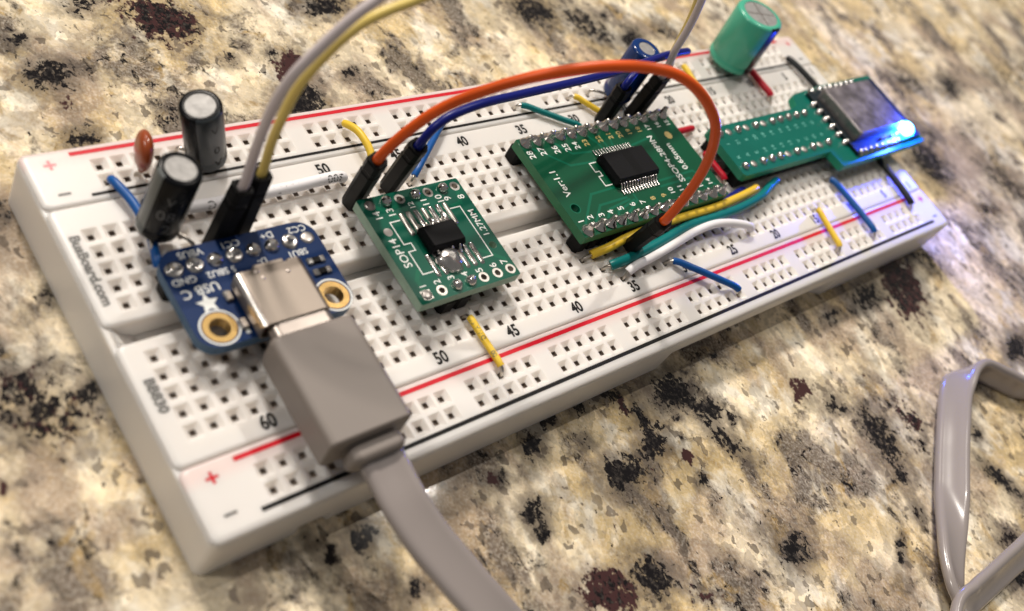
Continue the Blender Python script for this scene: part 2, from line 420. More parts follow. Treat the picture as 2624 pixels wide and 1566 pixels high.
def granite():
    m, nt, b = new_mat('polished_granite')
    N = nt.nodes; L = nt.links
    tc = N.new('ShaderNodeTexCoord')
    def mapping(rot, sc):
        mp = N.new('ShaderNodeMapping'); mp.inputs['Rotation'].default_value = (0, 0, rot); mp.inputs['Scale'].default_value = sc
        L.new(tc.outputs['Object'], mp.inputs[0]); return mp
    mp = mapping(0.35, (1000, 740, 1000))
    def nz(scale, detail, rough=0.55, dist=0.0, src=mp):
        n = N.new('ShaderNodeTexNoise'); n.inputs['Scale'].default_value = scale; n.inputs['Detail'].default_value = detail
        n.inputs['Roughness'].default_value = rough; n.inputs['Distortion'].default_value = dist
        L.new(src.outputs[0], n.inputs['Vector']); return n.outputs['Fac']
    def rng(x, a, c, lo=0.0, hi=1.0):
        r = N.new('ShaderNodeMapRange'); r.interpolation_type = 'SMOOTHSTEP'
        r.inputs[1].default_value = a; r.inputs[2].default_value = c; r.inputs[3].default_value = lo; r.inputs[4].default_value = hi
        L.new(x, r.inputs[0]); return r.outputs[0]
    def math_(op, x, y):
        q = N.new('ShaderNodeMath'); q.operation = op; q.use_clamp = (op in ('ADD', 'MULTIPLY') and False)
        for i, z in enumerate((x, y)):
            if isinstance(z, (int, float)): q.inputs[i].default_value = z
            else: L.new(z, q.inputs[i])
        return q.outputs[0]
    def mix(f, a, c):
        q = N.new('ShaderNodeMix'); q.data_type = 'RGBA'
        L.new(f, q.inputs[0])
        for i, z in ((6, a), (7, c)):
            if isinstance(z, tuple): q.inputs[i].default_value = (*z, 1)
            else: L.new(z, q.inputs[i])
        return q.outputs[2]
    big = nz(0.045, 7, 0.62, 0.4)
    mid = nz(0.11, 8, 0.66, 0.35)
    fine = nz(0.9, 6, 0.7, 0.3)
    grain = nz(2.6, 5, 0.65)
    quartz = nz(0.070, 9, 0.66, 0.35, mapping(1.1, (1000, 760, 1000)))
    cloud = nz(0.060, 8, 0.64, 0.35, mapping(2.6, (1000, 760, 1000)))
    c1 = mix(rng(big, 0.40, 0.58), (0.58, 0.44, 0.225), (0.74, 0.635, 0.455))     # sand to cream
    c1 = mix(rng(mid, 0.50, 0.62, 0.0, 0.9), c1, (0.78, 0.725, 0.61))             # pale feldspar
    c1 = mix(rng(cloud, 0.47, 0.60, 0.0, 0.85), c1, (0.32, 0.235, 0.165))         # pinkish taupe clouds
    c2 = mix(rng(quartz, 0.515, 0.61, 0.0, 0.92), c1, (0.110, 0.086, 0.068))       # dark grey-brown quartz
    c3 = mix(rng(nz(0.16, 6, 0.6, 0.8, mapping(2.0, (1000, 800, 1000))), 0.58, 0.68, 0.0, 0.75), c2, (0.36, 0.235, 0.075))    # ochre
    c4 = mix(rng(fine, 0.50, 0.70, 0.0, 0.42), c3, (0.20, 0.150, 0.115))
    c4 = mix(rng(grain, 0.42, 0.66, 0.0, 0.30), c4, (0.78, 0.73, 0.64))
    wn = N.new('ShaderNodeTexNoise'); wn.inputs['Scale'].default_value = 0.55; wn.inputs['Detail'].default_value = 4
    mpc = mapping(0.5, (1000, 800, 1000)); L.new(mpc.outputs[0], wn.inputs['Vector'])
    wv = N.new('ShaderNodeVectorMath'); wv.operation = 'MULTIPLY_ADD'; wv.inputs[1].default_value = (3.0, 3.0, 3.0)
    L.new(wn.outputs['Color'], wv.inputs[0]); L.new(mpc.outputs[0], wv.inputs[2])
    def crystals(scale):
        v = N.new('ShaderNodeTexVoronoi'); v.inputs['Scale'].default_value = scale; L.new(wv.outputs[0], v.inputs['Vector'])
        q = N.new('ShaderNodeSeparateColor'); L.new(v.outputs['Color'], q.inputs[0]); return q.outputs
    def scale_col(c, f):
        q = N.new('ShaderNodeVectorMath'); q.operation = 'SCALE'; L.new(c, q.inputs[0]); L.new(f, q.inputs['Scale']); return q.outputs[0]
    v1 = crystals(0.30); v2 = crystals(0.95)
    c4 = scale_col(c4, rng(v1[0], 0.0, 1.0, 0.84, 1.20))
    c4 = scale_col(c4, rng(v2[0], 0.0, 1.0, 0.86, 1.14))
    c4 = mix(rng(v2[1], 0.93, 0.96, 0.0, 0.70), c4, (0.085, 0.068, 0.055))         # scattered dark grains
    c4 = mix(rng(v1[2], 0.88, 0.94, 0.0, 0.25), c4, (0.29, 0.235, 0.195))
    at = N.new('ShaderNodeAttribute'); at.attribute_name = 'mineral'
    sep = N.new('ShaderNodeSeparateColor'); L.new(at.outputs['Color'], sep.inputs[0])
    edge = math_('ADD', math_('MULTIPLY', nz(0.42, 6, 0.65), 1.1), math_('MULTIPLY', nz(1.5, 5, 0.6), 0.5))
    e0 = math_('SUBTRACT', edge, 0.80)
    hal = rng(math_('ADD', sep.outputs[2], e0), 0.05, 0.80, 0.0, 0.72)
    c5 = mix(hal, c4, (0.095, 0.078, 0.066))                                       # brown-grey round the dark clusters
    g = rng(math_('ADD', sep.outputs[1], math_('MULTIPLY', e0, 2.4)), 0.44, 0.62)
    c5 = mix(g, c5, (0.055, 0.025, 0.025))                                         # burgundy garnet
    speck = nz(1.0, 7, 0.72, 0.6)
    k1 = rng(math_('ADD', sep.outputs[0], math_('ADD', e0, math_('MULTIPLY', math_('SUBTRACT', speck, 0.5), 2.9))), 0.48, 0.60)
    veil = rng(quartz, 0.50, 0.60)
    flecks = math_('MULTIPLY', veil, rng(nz(0.60, 8, 0.72, 0.8, mapping(1.7, (1000, 720, 1000))), 0.552, 0.585))
    stray = rng(nz(0.50, 6, 0.66, 0.6, mapping(0.6, (1000, 760, 1000))), 0.665, 0.685)
    k = math_('MAXIMUM', math_('MAXIMUM', k1, flecks), stray)
    c6 = mix(k, c5, mix(rng(nz(1.3, 6, 0.7), 0.48, 0.66), (0.009, 0.008, 0.009), (0.060, 0.052, 0.046)))
    L.new(c6, b.inputs['Base Color'])
    b.inputs['Roughness'].default_value = 0.06
    b.inputs['Specular IOR Level'].default_value = 0.30
    bp = N.new('ShaderNodeBump'); bp.inputs['Strength'].default_value = 0.02; bp.inputs['Distance'].default_value = 0.0002
    L.new(fine, bp.inputs['Height']); L.new(bp.outputs[0], b.inputs['Normal'])
    return m

def worktop():
    nx, ny = 300, 230
    xs = np.linspace(-140, 400, nx); ys = np.linspace(-130, 330, ny)
    X, Y = np.meshgrid(xs, ys, indexing='ij')
    col = np.zeros((nx, ny, 4)); col[..., 3] = 1
    for (bx, by, rx, ry, rot, k, g) in BLOTCH:
        c, s_ = math.cos(rot), math.sin(rot)
        u = ((X-bx)*c + (Y-by)*s_)/rx; v = (-(X-bx)*s_ + (Y-by)*c)/ry
        d = np.sqrt(u*u + v*v)
        core = np.clip(1.55 - d*0.80, 0, 1)
        if k: col[..., 0] = np.maximum(col[..., 0], k*np.where(d < 3, core, 0))
        if g: col[..., 1] = np.maximum(col[..., 1], g*core)
        col[..., 2] = np.maximum(col[..., 2], np.clip(1.55 - d*0.48, 0, 1)*max(k, g*0.6))
    verts = [(x, y, 0.0) for x in xs for y in ys]
    faces = []
    for i in range(nx-1):
        for j in range(ny-1):
            a = i*ny + j
            faces.append((a, a+ny, a+ny+1, a+1))
    mb = MB(); mb.v = verts; mb.f = faces; mb.m = [0]*len(faces); mb.s = [True]*len(faces)
    # a little thickness so that the slab is a slab
    mb.add([(-140,-130,0),(400,-130,0),(400,330,0),(-140,330,0),(-140,-130,-30),(400,-130,-30),(400,330,-30),(-140,330,-30)],
           [(7,6,5,4),(1,0,4,5),(2,1,5,6),(3,2,6,7),(0,3,7,4)], 0)
    o = mb.build('countertop', granite())
    ca = o.data.color_attributes.new('mineral', 'FLOAT_COLOR', 'POINT')
    full = np.zeros((len(mb.v), 4), dtype=np.float32)
    full[:nx*ny] = col.reshape(-1, 4)
    ca.data.foreach_set('color', full.ravel())
    tag(o, 'polished cream and black speckled granite countertop', None, None, 'structure')
worktop()

# ------------------------------------------------------------------ breadboard
TOP = 8.5
P_ = 2.54
ROW = dict(a=-13.97, b=-11.43, c=-8.89, d=-6.35, e=-3.81, f=3.81, g=6.35, h=8.89, i=11.43, j=13.97,
           n1=-21.13, n2=-23.67, f1=23.95, f2=21.43)
def cx(c): return (32 - c) * P_
def hole(r, c, z=TOP): return Vector((cx(c), ROW[r], z))

board = thing('breadboard', (0, 0, 0), 'long white solderless breadboard with red and black rail lines on the granite', 'breadboard')

def outline(x, yn, yf, r, notch=0, z=0.0):
    """body outline, anticlockwise; notch 2 = both cut-outs along the near side, 1 = only the long one"""
    pts = []
    for (ox, oy, a0) in ((x-r, yf-r, 0), (-x+r, yf-r, 90), (-x+r, yn+r, 180)):
        for k in range(5):
            a = math.radians(a0 + 22.5*k); pts.append((ox+r*math.cos(a), oy+r*math.sin(a), z))
    n0 = [(-70.6, yn), (-70.2, yn + (0.9 if notch == 2 else 0)), (-66.6, yn + (0.9 if notch == 2 else 0)), (-66.2, yn)]
    n1 = [(-5.2, yn), (-2.6, yn + (1.3 if notch else 0)), (40, yn + (1.3 if notch else 0)), (42.6, yn)]
    pts += [(a, b, z) for a, b in n0 + n1]
    for k in range(5):
        a = math.radians(270 + 22.5*k); pts.append((x-r+r*math.cos(a), yn+r+r*math.sin(a), z))
    return pts
mb = MB()
mb.loft([outline(83.0, -27.15, 27.9, 1.2, 2, 0.0), outline(83.05, -27.2, 27.85, 1.2, 2, 0.25), outline(82.9, -27.2, 27.75, 1.2, 2, 2.3),
         outline(82.9, -27.2, 27.75, 1.2, 1, 2.35), outline(82.75, -27.2, 27.6, 1.2, 1, 5.3), outline(82.75, -27.2, 27.6, 1.2, 0, 5.35),
         outline(82.65, -27.15, 27.45, 1.2, 0, 7.4), outline(82.58, -27.1, 27.4, 1.1, 0, 7.85), outline(82.45, -26.95, 27.3, 1.0, 0, 7.98), outline(81.6, -26.2, 26.6, 0.8, 0, 8.02)], 0, cap=False)
# the body is hollow inside its rim; the strips sit in it and the centre channel shows its floor
mb.loft([outline(81.6, -26.2, 26.6, 0.8, 0, 8.02), outline(81.55, -26.15, 26.55, 0.8, 0, 5.0)], 0, cap=False)
o8 = outline(81.55, -26.15, 26.55, 0.8, 0, 5.0)
mb.add(o8, [tuple(range(len(o8)))], 0)
# sloping ends of the centre channel
for q in (-1, 1):
    mb.add([(q*81.9, -1.3, 8.3), (q*81.9, 1.35, 8.3), (q*81.2, 1.35, 7.6), (q*81.2, -1.3, 7.6), (q*80.2, 1.35, 6.1), (q*80.2, -1.3, 6.1), (q*78.6, 1.35, 5.1), (q*78.6, -1.3, 5.1)],
           [(0, 1, 2, 3), (3, 2, 4, 5), (5, 4, 6, 7)], 0, True)
body = mb.build('body', M['base'], board)

def block(name, x0, x1, y0, y1, holes, matr, r=0.9, gutter_side=0):
    """one moulded strip: flat top with tapered square holes, rounded rim"""
    mb = MB(); ct = MB()
    # rim
    b = 0.40; sy0 = 2.0 if y0 < -20 else 1.0; sy1 = 2.0 if y1 > 20 else 1.0
    loops = [rrect(x0, x1, y0, y1, r, 4, 4.9)]
    for k in range(5):
        a = math.radians(90*k/4)
        i = b*(1-math.cos(a)); zz = TOP - b + b*math.sin(a)
        loops.append(rrect(x0+i*1.9, x1-i*1.9, y0+i*sy0, y1-i*sy1, max(r-i, 0.05), 4, zz))
    mb.loft(loops, 0, cap=False, smooth=True)
    inner = loops[-1]
    rows = sorted(set(h[1] for h in holes))
    h2 = P_/2
    # top surface: cells with holes and plain filling around them
    cells = {}
    for h in holes: cells.setdefault(round(h[1], 3), []).append(h[0])
    gy0 = min(rows) - h2; gy1 = max(rows) + h2
    # corner-rounded rim is met by a flat frame
    ix0, ix1, iy0, iy1 = x0+b, x1-b, y0+b, y1-b
    gx0 = min(h[0] for h in holes) - h2; gx1 = max(h[0] for h in holes) + h2
    rr = max(r-b, 0.05)
    n = len(inner)
    # frame: fan the rounded outline to the grid rectangle
    cor = [(gx1, gy1), (gx0, gy1), (gx0, gy0), (gx1, gy0)]
    fr = []
    per = n // 4
    for q in range(4):
        for k in range(per):
            fr.append((cor[q][0], cor[q][1], TOP))
    vs = inner + [(c[0], c[1], TOP) for c in cor]
    fs = []
    for q in range(4):
        for k in range(per-1):
            fs.append((q*per+k, q*per+k+1, n+q))
        fs.append((q*per+per-1, ((q+1) % 4)*per, n+(q+1) % 4, n+q))
    mb.add(vs, fs, 0)
    for ry in rows:
        xl = sorted(cells[round(ry, 3)])
        cur = gx0
        for hx in xl:
            if hx - h2 > cur + 1e-4:
                mb.quad((cur, ry-h2, TOP), (hx-h2, ry-h2, TOP), (hx-h2, ry+h2, TOP), (cur, ry+h2, TOP))
            cur = hx + h2
            def sq(w, z, j=0.0): return [(hx-w, ry-w, z), (hx+w, ry-w, z), (hx+w, ry+w, z), (hx-w, ry+w, z)]
            w1 = 1.03; w2 = 0.37
            A = sq(h2, TOP); B = sq(w1, TOP); Bm = sq(w1-0.07, TOP-0.06); C = sq(w2, TOP-0.62); D = sq(w2-0.03, TOP-1.1)
            v = A + B + Bm + C
            f = []
            for k in range(4):
                j = (k+1) % 4
                f += [(k, j, 4+j, 4+k), (4+k, 4+j, 8+j, 8+k), (8+k, 8+j, 12+j, 12+k)]
            mb.add(v, f, 0)
            ct.add(C + D, [(k, (k+1) % 4, 4+(k+1) % 4, 4+k) for k in range(4)] + [(4, 5, 6, 7)], 0)
        if gx1 > cur + 1e-4:
            mb.quad((cur, ry-h2, TOP), (gx1, ry-h2, TOP), (gx1, ry+h2, TOP), (cur, ry+h2, TOP))
    o = mb.build(name, matr, board)
    c = ct.build('contact_clips', M['contact'], o)
    tag(c, kind='stuff')
    return o

cols = range(1, 64)
block('terminal_strip', -82.42, 82.42, -17.62, -1.25, [(cx(c), ROW[r]) for r in 'abcde' for c in cols], M['abs'])
block('terminal_strip', -82.42, 82.42, 1.30, 18.55, [(cx(c), ROW[r]) for r in 'fghij' for c in cols], M['abs'])
rail_cols = [61 - 6*g - j for g in range(10) for j in range(5)]
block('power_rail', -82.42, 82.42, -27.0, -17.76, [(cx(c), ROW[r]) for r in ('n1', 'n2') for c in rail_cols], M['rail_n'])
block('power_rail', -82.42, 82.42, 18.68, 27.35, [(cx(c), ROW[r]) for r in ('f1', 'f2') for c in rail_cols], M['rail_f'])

# printed marks
ZI = TOP + 0.012
def printed(name, m, fn):
    mb = MB(); fn(mb); return mb.build(name, m, board)
for (nm, m, y, x0, x1, w) in (('red_line', 'red_ink', -18.73, -76.3, 76.0, 0.62), ('black_line', 'black_ink', -25.32, -76.1, 77.6, 0.58),
                              ('red_line', 'red_ink', 26.25, -76.6, 76.0, 0.62), ('black_line', 'black_ink', 19.62, -76.4, 77.0, 0.46)):
    printed(nm, M[m], lambda mb: mb.quad((x0, y-w/2, ZI), (x1, y-w/2, ZI), (x1, y+w/2, ZI), (x0, y+w/2, ZI)))
XU, YU = Vector((1, 0, 0)), Vector((0, 1, 0))
for c in list(range(5, 61, 5)) + [1]:
    for (y, dx) in ((-15.92, 0.55), (16.72, 0.55)):
        if y > 0 and c == 30: dx = 0.2
        printed('printed_number', M['black_ink'], lambda mb: text(mb, str(c), 2.55, (cx(c)+dx, y, ZI), XU, YU, sx=0.80, bold=0.075))
for sx_ in (-1, 1):
    for (y, kind, m) in ((-19.85, '+', 'red_ink'), (25.05, '+', 'pink_ink'), (-24.4, '-', 'grey_ink'), (20.45, '-', 'grey_ink')):
        x = 79.35 * sx_
        def f(mb):
            mb.quad((x-0.75, y-0.17, ZI), (x+0.75, y-0.17, ZI), (x+0.75, y+0.17, ZI), (x-0.75, y+0.17, ZI))
            if kind == '+': mb.quad((x-0.17, y-0.75, ZI+0.004), (x+0.17, y-0.75, ZI+0.004), (x+0.17, y+0.75, ZI+0.004), (x-0.17, y+0.75, ZI+0.004))
        printed('plus_sign' if kind == '+' else 'minus_sign', M[m], f)
printed('printed_text', M['grey_ink'], lambda mb: text(mb, 'BusBoard.com', 1.62, (-80.75, 9.2, ZI), -YU, XU, sx=1.08, bold=0.075))
printed('printed_text', M['grey_ink'], lambda mb: text(mb, 'BB830', 1.62, (-80.6, -8.55, ZI), -YU, XU, sx=1.08, bold=0.075))

# ------------------------------------------------------------------ small shared pieces
def solder_mesh(name, kind):
    mb = MB(); rnd = random.Random(len(name) + 3)
    if kind == 'pin':        # cone of solder with the pin tip poking out
        prof = [(0.98, 0.0), (0.92, 0.16), (0.62, 0.50), (0.46, 0.85), (0.40, 1.15), (0.30, 1.45), (0.22, 1.52)]
    elif kind == 'dome':
        prof = [(0.92, 0.0), (0.90, 0.20), (0.78, 0.50), (0.55, 0.75), (0.25, 0.88)]
    elif kind == 'flat':
        prof = [(0.85, 0.0), (0.80, 0.10), (0.55, 0.18), (0.2, 0.20)]
    elif kind == 'crater':
        prof = [(1.02, 0.0), (0.98, 0.22), (0.78, 0.46), (0.55, 0.36), (0.42, 0.30), (0.36, 0.85), (0.30, 1.0)]
    seg = 14; loops = []
    for (r, h) in prof:
        loops.append([(r*(1+0.10*math.sin(2*k*2*math.pi/seg+rnd.random()*2)+0.05*rnd.random())*math.cos(2*math.pi*k/seg), r*(1+0.08*rnd.random())*math.sin(2*math.pi*k/seg), h) for k in range(seg)])
    mb.loft(loops, 0, cap=False, smooth=True)
    mb.add(loops[-1], [tuple(range(seg))], 0, True)
    return mb.mesh(name, [M['solder_dull' if kind == 'flat' else 'solder']])
SM = {k: solder_mesh('solder_' + k, k) for k in ('pin', 'dome', 'flat', 'crater')}

def pin_header(parent, cs, row, pitch=P_, z0=TOP+0.02, z1=TOP+2.52):
    mb = MB()
    for c in cs:
        x, y = cx(c), ROW[row]
        w = 1.25; k = 0.42
        lp = [(x-w, y-w+k), (x-w+k, y-w), (x+w-k, y-w), (x+w, y-w+k), (x+w, y+w-k), (x+w-k, y+w), (x-w+k, y+w), (x-w, y+w-k)]
        mb.loft([[(a, b, z0) for a, b in lp], [(a, b, z1) for a, b in lp]], 0)
        mb.box(x-0.31, x+0.31, y-0.31, y+0.31, TOP-1.5, z0+0.01, 1)
    return mb.build('pin_header', [M['black'], M['tin']], parent)

# ------------------------------------------------------------------ blue USB-C breakout board
ub = thing('usb_breakout_board', (-64.7, 0, TOP), 'blue circuit board with USB-C socket, white star and two gold ringed holes', 'circuit board')
ZT = 12.65
rings = [(-72.1, -4.75), (-56.85, -4.85)]
def rr2(x0, x1, y0, y1, r, n=6): return [(p[0], p[1]) for p in rrect(x0, x1, y0, y1, r, n, 0)]
plate('circuit_board', rr2(-75.2, -54.3, -7.25, 6.75, 2.5), [ring_pts(x, y, 1.28) for x, y in rings], 11.05, ZT, [M['blue_pcb'], M['edge_b']], ub)
pin_header(ub, range(54, 62), 'f')
kinds = ['crater', 'crater', 'dome', 'crater', 'dome', 'dome', 'crater', 'flat']
for i, c in enumerate(range(61, 53, -1)):
    copies('solder_joint', SM[kinds[i]], ub, [(cx(c), 4.05, ZT-0.02, i*1.3, (1.05, 1.05, 1.0))])
for (x, y) in rings:
    mb = MB(); annulus(mb, x, y, ZT+0.02, 1.27, 2.02)
    lathe(mb, [(1.27, ZT+0.02), (1.22, 11.04)], (x, y, 0), (0, 0, 1), 28)
    o = mb.build('gold_ring', M['gold'], ub)
    mb = MB(); annulus(mb, x, y, ZT+0.012, 2.20, 2.42); mb.build('silk_circle', M['silk'], ub)
mb = MB(); star = []
for k in range(10):
    a = math.pi*k/5 + math.pi/2; r = 1.42 if k % 2 == 0 else 0.66
    star.append((-71.95 + r*math.cos(a), -1.35 + r*math.sin(a), ZT+0.014))
mb.add(star + [(-71.95, -1.35, ZT+0.014)], [(k, (k+1) % 10, 10) for k in range(10)])
mb.build('star_mark', M['silk'], ub)
for (s, x, y, sz) in (('VBUS', -70.95, 5.72, 1.35), ('CC1', -65.8, 5.72, 1.35), ('D+', -60.8, 5.72, 1.35), ('CC2', -56.6, 5.60, 1.35), ('GND', -73.2, 2.28, 1.35), ('SBU2', -69.0, 2.25, 1.25),
                      ('5', -67.0, 2.25, 1.2), ('D-', -63.1, 2.30, 1.25), ('SBU1', -58.2, 2.20, 1.25), ('USB', -71.1, 0.62, 1.75), ('C', -73.75, 0.45, 1.75)):
    mb = MB(); text(mb, s, sz, (x, y, ZT+0.014), -XU, -YU, bold=0.01); mb.build('silk_text', M['silk'], ub)
# socket shell
def stadium(x0, x1, z0, z1, r, y, n=6):
    return [(p[0], y, p[1]) for p in rrect(x0, x1, z0, z1, r, n, 0)]
SX = -64.35
mb = MB()
sh = [stadium(SX-4.47, SX+4.47, ZT, 15.85, 0.85, y) for y in (-0.30, -7.75)]
shi = [stadium(SX-4.22, SX+4.22, ZT+0.25, 15.6, 0.7, y) for y in (-0.55, -7.75)]
mb.loft(sh, 0, cap=False, smooth=True)
mb.add(sh[0] + shi[0], [(k, (k+1) % 28, 28+(k+1) % 28, 28+k) for k in range(28)])
mb.loft(shi, 0, cap=False, smooth=True)
mb.add(sh[1] + shi[1], [(k, (k+1) % 28, 28+(k+1) % 28, 28+k) for k in range(28)])
mb.add(shi[0], [tuple(range(28))])
shell = mb.build('usb_socket', M['steel'], ub)
mb = MB(); mb.box(SX-1.9, SX+2.0, -0.32, 0.30, ZT+0.1, 15.80, bev=0.12); mb.build('rear_tab', M['steel'], shell)
mb = MB(); mb.box(SX+2.5, SX+4.0, -0.32, 0.10, ZT+0.1, 15.72, bev=0.12); mb.build('rear_tab', M['steel'], shell)
mb = MB(); tube(mb, [Vector((SX-4.15, -0.4, 15.45)), Vector((SX-4.15, -0.6, 15.5)), Vector((SX-4.15, -7.4, 15.5)), Vector((SX-4.15, -7.75, 15.45))], 0.40, 14); mb.build('edge_glint', M['glint_steel'], shell)  # bright bar added for the lamp's glint along the rounded socket edge
for (x, y) in ((-65.9, -1.75), (-62.6, -1.70), (-66.3, -0.75)):
    mb = MB(); lathe(mb, [(0.28, 15.84), (0.24, 15.92), (0.12, 15.96), (0.0, 15.97)], (x, y, 0), (0, 0, 1), 14); mb.build('dimple', M['plug_steel'], shell)
for (x, y) in ((-69.35, -1.2), (-69.35, -5.2)):
    mb = MB(); mb.box(x-0.55, x+0.45, y-0.75, y+0.75, ZT, ZT+0.5, bev=0.18); mb.build('shell_solder', M['solder'], ub)
mb = MB(); mb.box(-69.5, -69.0, -6.5, -5.6, ZT, ZT+0.02); mb.build('silk_mark', M['silk'], ub)
for y in (0.45, -1.28):
    r = thing  # surface mount resistor: body with two tinned ends
    mb = MB(); mb.box(-57.05, -56.0, y-0.42, y+0.42, ZT, ZT+0.42, bev=0.08); res = mb.build('resistor', M['chip'], ub)
    for x in (-57.45, -55.75):
        mb = MB(); mb.box(x-0.42, x+0.40, y-0.48, y+0.48, ZT, ZT+0.46, bev=0.14); mb.build('solder_end', M['solder'], res)

# ------------------------------------------------------------------ grey USB cable (plug, sleeve and flat cord)
def ribbon(mb, pts, W, w, t, n=8, seg=6):
    """flat cable: centre points with a width direction each"""
    cpts = catmull(pts, n); wp = catmull(W, n)
    loops = []
    for i, p in enumerate(cpts):
        a = cpts[max(i-1, 0)]; b = cpts[min(i+1, len(cpts)-1)]
        T = (b-a).normalized(); wd = wp[i] - T*wp[i].dot(T); wd.normalize(); nd = T.cross(wd)
        lp = []
        for (cu, a0) in ((1, -90), (-1, 90)):
            for k in range(seg+1):
                an = math.radians(a0 + 180.0*k/seg)
                lp.append(tuple(p + wd*(cu*(w/2-t/2) + t/2*math.cos(an)) + nd*(t/2*math.sin(an))))
            for q in (0.55, 0.40, -0.40, -0.55):       # shallow valley along the middle
                lp.append(tuple(p + wd*cu*q*(w/2) + nd*cu*(t/2)*(0.98 if abs(q) > 0.5 else 0.84)))
        loops.append(lp)
    mb.loft(loops, 0, cap=True, smooth=True)
    return mb
uc = thing('usb_cable', (-63.9, -17, 11), 'grey flat USB cable plugged into the blue board and looping over the counter', 'cable')
PX = -63.9
mb = MB()
ps = [stadium(PX-4.1, PX+4.1, 13.05, 15.45, 1.15, y) for y in (-6.6, -10.2)]
mb.loft(ps, 0, cap=True, smooth=True); mb.build('plug_metal', M['plug_steel'], uc)
mb = MB()
secs = []
for (y, i) in ((-9.75, 0.8), (-9.8, 0.45), (-9.95, 0.2), (-10.25, 0.05), (-10.6, 0.0), (-24.0, 0.0), (-24.2, 0.06), (-24.33, 0.2), (-24.38, 0.5)):
    secs.append(stadium(PX-5.55+i, PX+5.55-i, 11.2+i, 16.85-i, max(1.0-i*0.4, 0.25), y))
mb.loft(secs, 0, cap=True, smooth=True); mb.build('plug_overmold', M['overmold'], uc)
mb = MB()
secs = [stadium(PX-3.3+i, PX+4.2-i, 11.6+i, 15.3-i, 1.2, y) for (y, i) in ((-24.2, 0.35), (-24.6, 0.5), (-25.0, 0.1), (-26.1, 0.0), (-26.5, 0.25), (-26.7, 0.6))]
mb.loft(secs, 0, cap=True, smooth=True); mb.build('strain_relief', M['overmold'], uc)
LOOP = [
    ((16.4,-82.2,3.2),(-0.82,0.64,0.59)),
    ((20.9,-82.1,3.2),(-0.82,0.63,0.58)),
    ((26.4,-82.2,3.2),(-0.83,0.63,0.57)),
    ((32.4,-82.3,3.2),(-0.84,0.63,0.55)),
    ((38.6,-82.4,3.2),(-0.85,0.62,0.54)),
    ((66.0,-82.0,3.0),(0.00,0.20,1.00)),
    ((90.0,-83.0,3.0),(0.00,0.00,1.00)),
    ((98.0,-75.0,3.0),(0.00,0.00,1.00)),
    ((88.0,-68.0,3.0),(0.00,0.00,1.00)),
    ((72.4,-61.9,3.0),(-0.05,0.10,1.00)),
    ((68.2,-57.9,3.0),(-0.05,0.10,1.00)),
    ((64.0,-54.2,3.2),(0.10,-0.05,1.00)),
    ((58.6,-53.5,3.6),(0.45,-0.30,0.80)),
    ((52.2,-55.1,4.0),(0.72,-0.58,0.38)),
    ((45.5,-59.0,4.0),(0.72,-0.58,0.38)),
    ((39.4,-63.2,3.7),(0.72,-0.58,0.38)),
    ((33.1,-67.7,3.5),(0.72,-0.58,0.38)),
    ((28.6,-70.9,3.4),(0.95,-0.58,0.16)),
    ((24.7,-73.6,3.4),(1.07,-0.50,-0.12)),
    ((21.0,-76.4,3.3),(1.05,-0.41,-0.31)),
    ((18.8,-78.8,3.1),(0.97,-0.32,-0.45)),
    ((18.1,-80.8,2.6),(0.89,-0.25,-0.54)),
    ((15.5,-88.0,1.6),(0.89,-0.25,-0.54)),
    ((9.0,-99.0,1.2),(0.80,-0.50,0.20)),
    ((0.0,-112.0,1.2),(0.80,-0.50,0.00))
]
cp = [(-62.9, -25.5, 13.2), (-62.7, -28.5, 12.6), (-62.5, -32.2, 12.0), (-61.7, -36.2, 11.0), (-60.4, -40.2, 10.0), (-58.1, -46.4, 8.5), (-55.5, -52, 6.8), (-49, -62, 4.2), (-38, -74, 2.2), (-15, -87, 1.8), (4, -88.5, 3.0)]
cw = [(1, 0, 0), (1, 0, 0.03), (0.99, 0.05, 0.05), (0.97, 0.22, 0.06), (0.95, 0.30, 0.06), (0.93, 0.35, 0.05), (0.9, 0.42, 0), (0.82, 0.56, 0), (0.6, 0.8, 0), (0.1, 0.9, 0.2), (-0.3, 0.8, 0.4)]
for (p, w_) in LOOP: cp.append(p); cw.append(w_)
mb = MB(); ribbon(mb, cp, cw, 5.9, 1.7, 10); mb.build('cord', M['cable'], uc)

for _n in ('plug_overmold', 'strain_relief', 'usb_socket', 'plug_metal'):
    _m = bpy.data.objects[_n].modifiers.new('flat_faces', 'WEIGHTED_NORMAL'); _m.weight = 100

# ------------------------------------------------------------------ small green adapter board (14 pads)
sb = thing('sop_adapter_board', (-37.6, -1, TOP), 'small green adapter board with tiny black chip, marked SOP14 and 1.27MM', 'circuit board')
padx = [-45.0 + 2.48*k for k in range(7)]
padx = [-44.85, -42.2, -39.85, -37.25, -34.95, -32.35, -30.1]
upk = ['flat', 'dome', 'open', 'dome', 'open', 'dome', 'open']
lok = ['flat', 'open', 'dome', 'dome', 'open', 'open', 'open']
lox = [-44.75, -42.25, -39.75, -37.3, -34.95, -32.45, -30.05]
hl = [ring_pts(x, 6.45, 0.48, 16) for x, k in zip(padx, upk) if k == 'open'] + [ring_pts(x, -8.7, 0.48, 16) for x, k in zip(lox, lok) if k == 'open']
hl.append(ring_pts(-30.3, -4.35, 0.62, 18))
plate('circuit_board', rr2(-46.35, -28.95, -9.95, 7.75, 0.25, 2), hl, 11.05, ZT, [M['green'], M['edge_g']], sb)
pin_header(sb, (48, 47), 'c'); pin_header(sb, (49,), 'g'); pin_header(sb, (47,), 'g'); pin_header(sb, (45,), 'g')
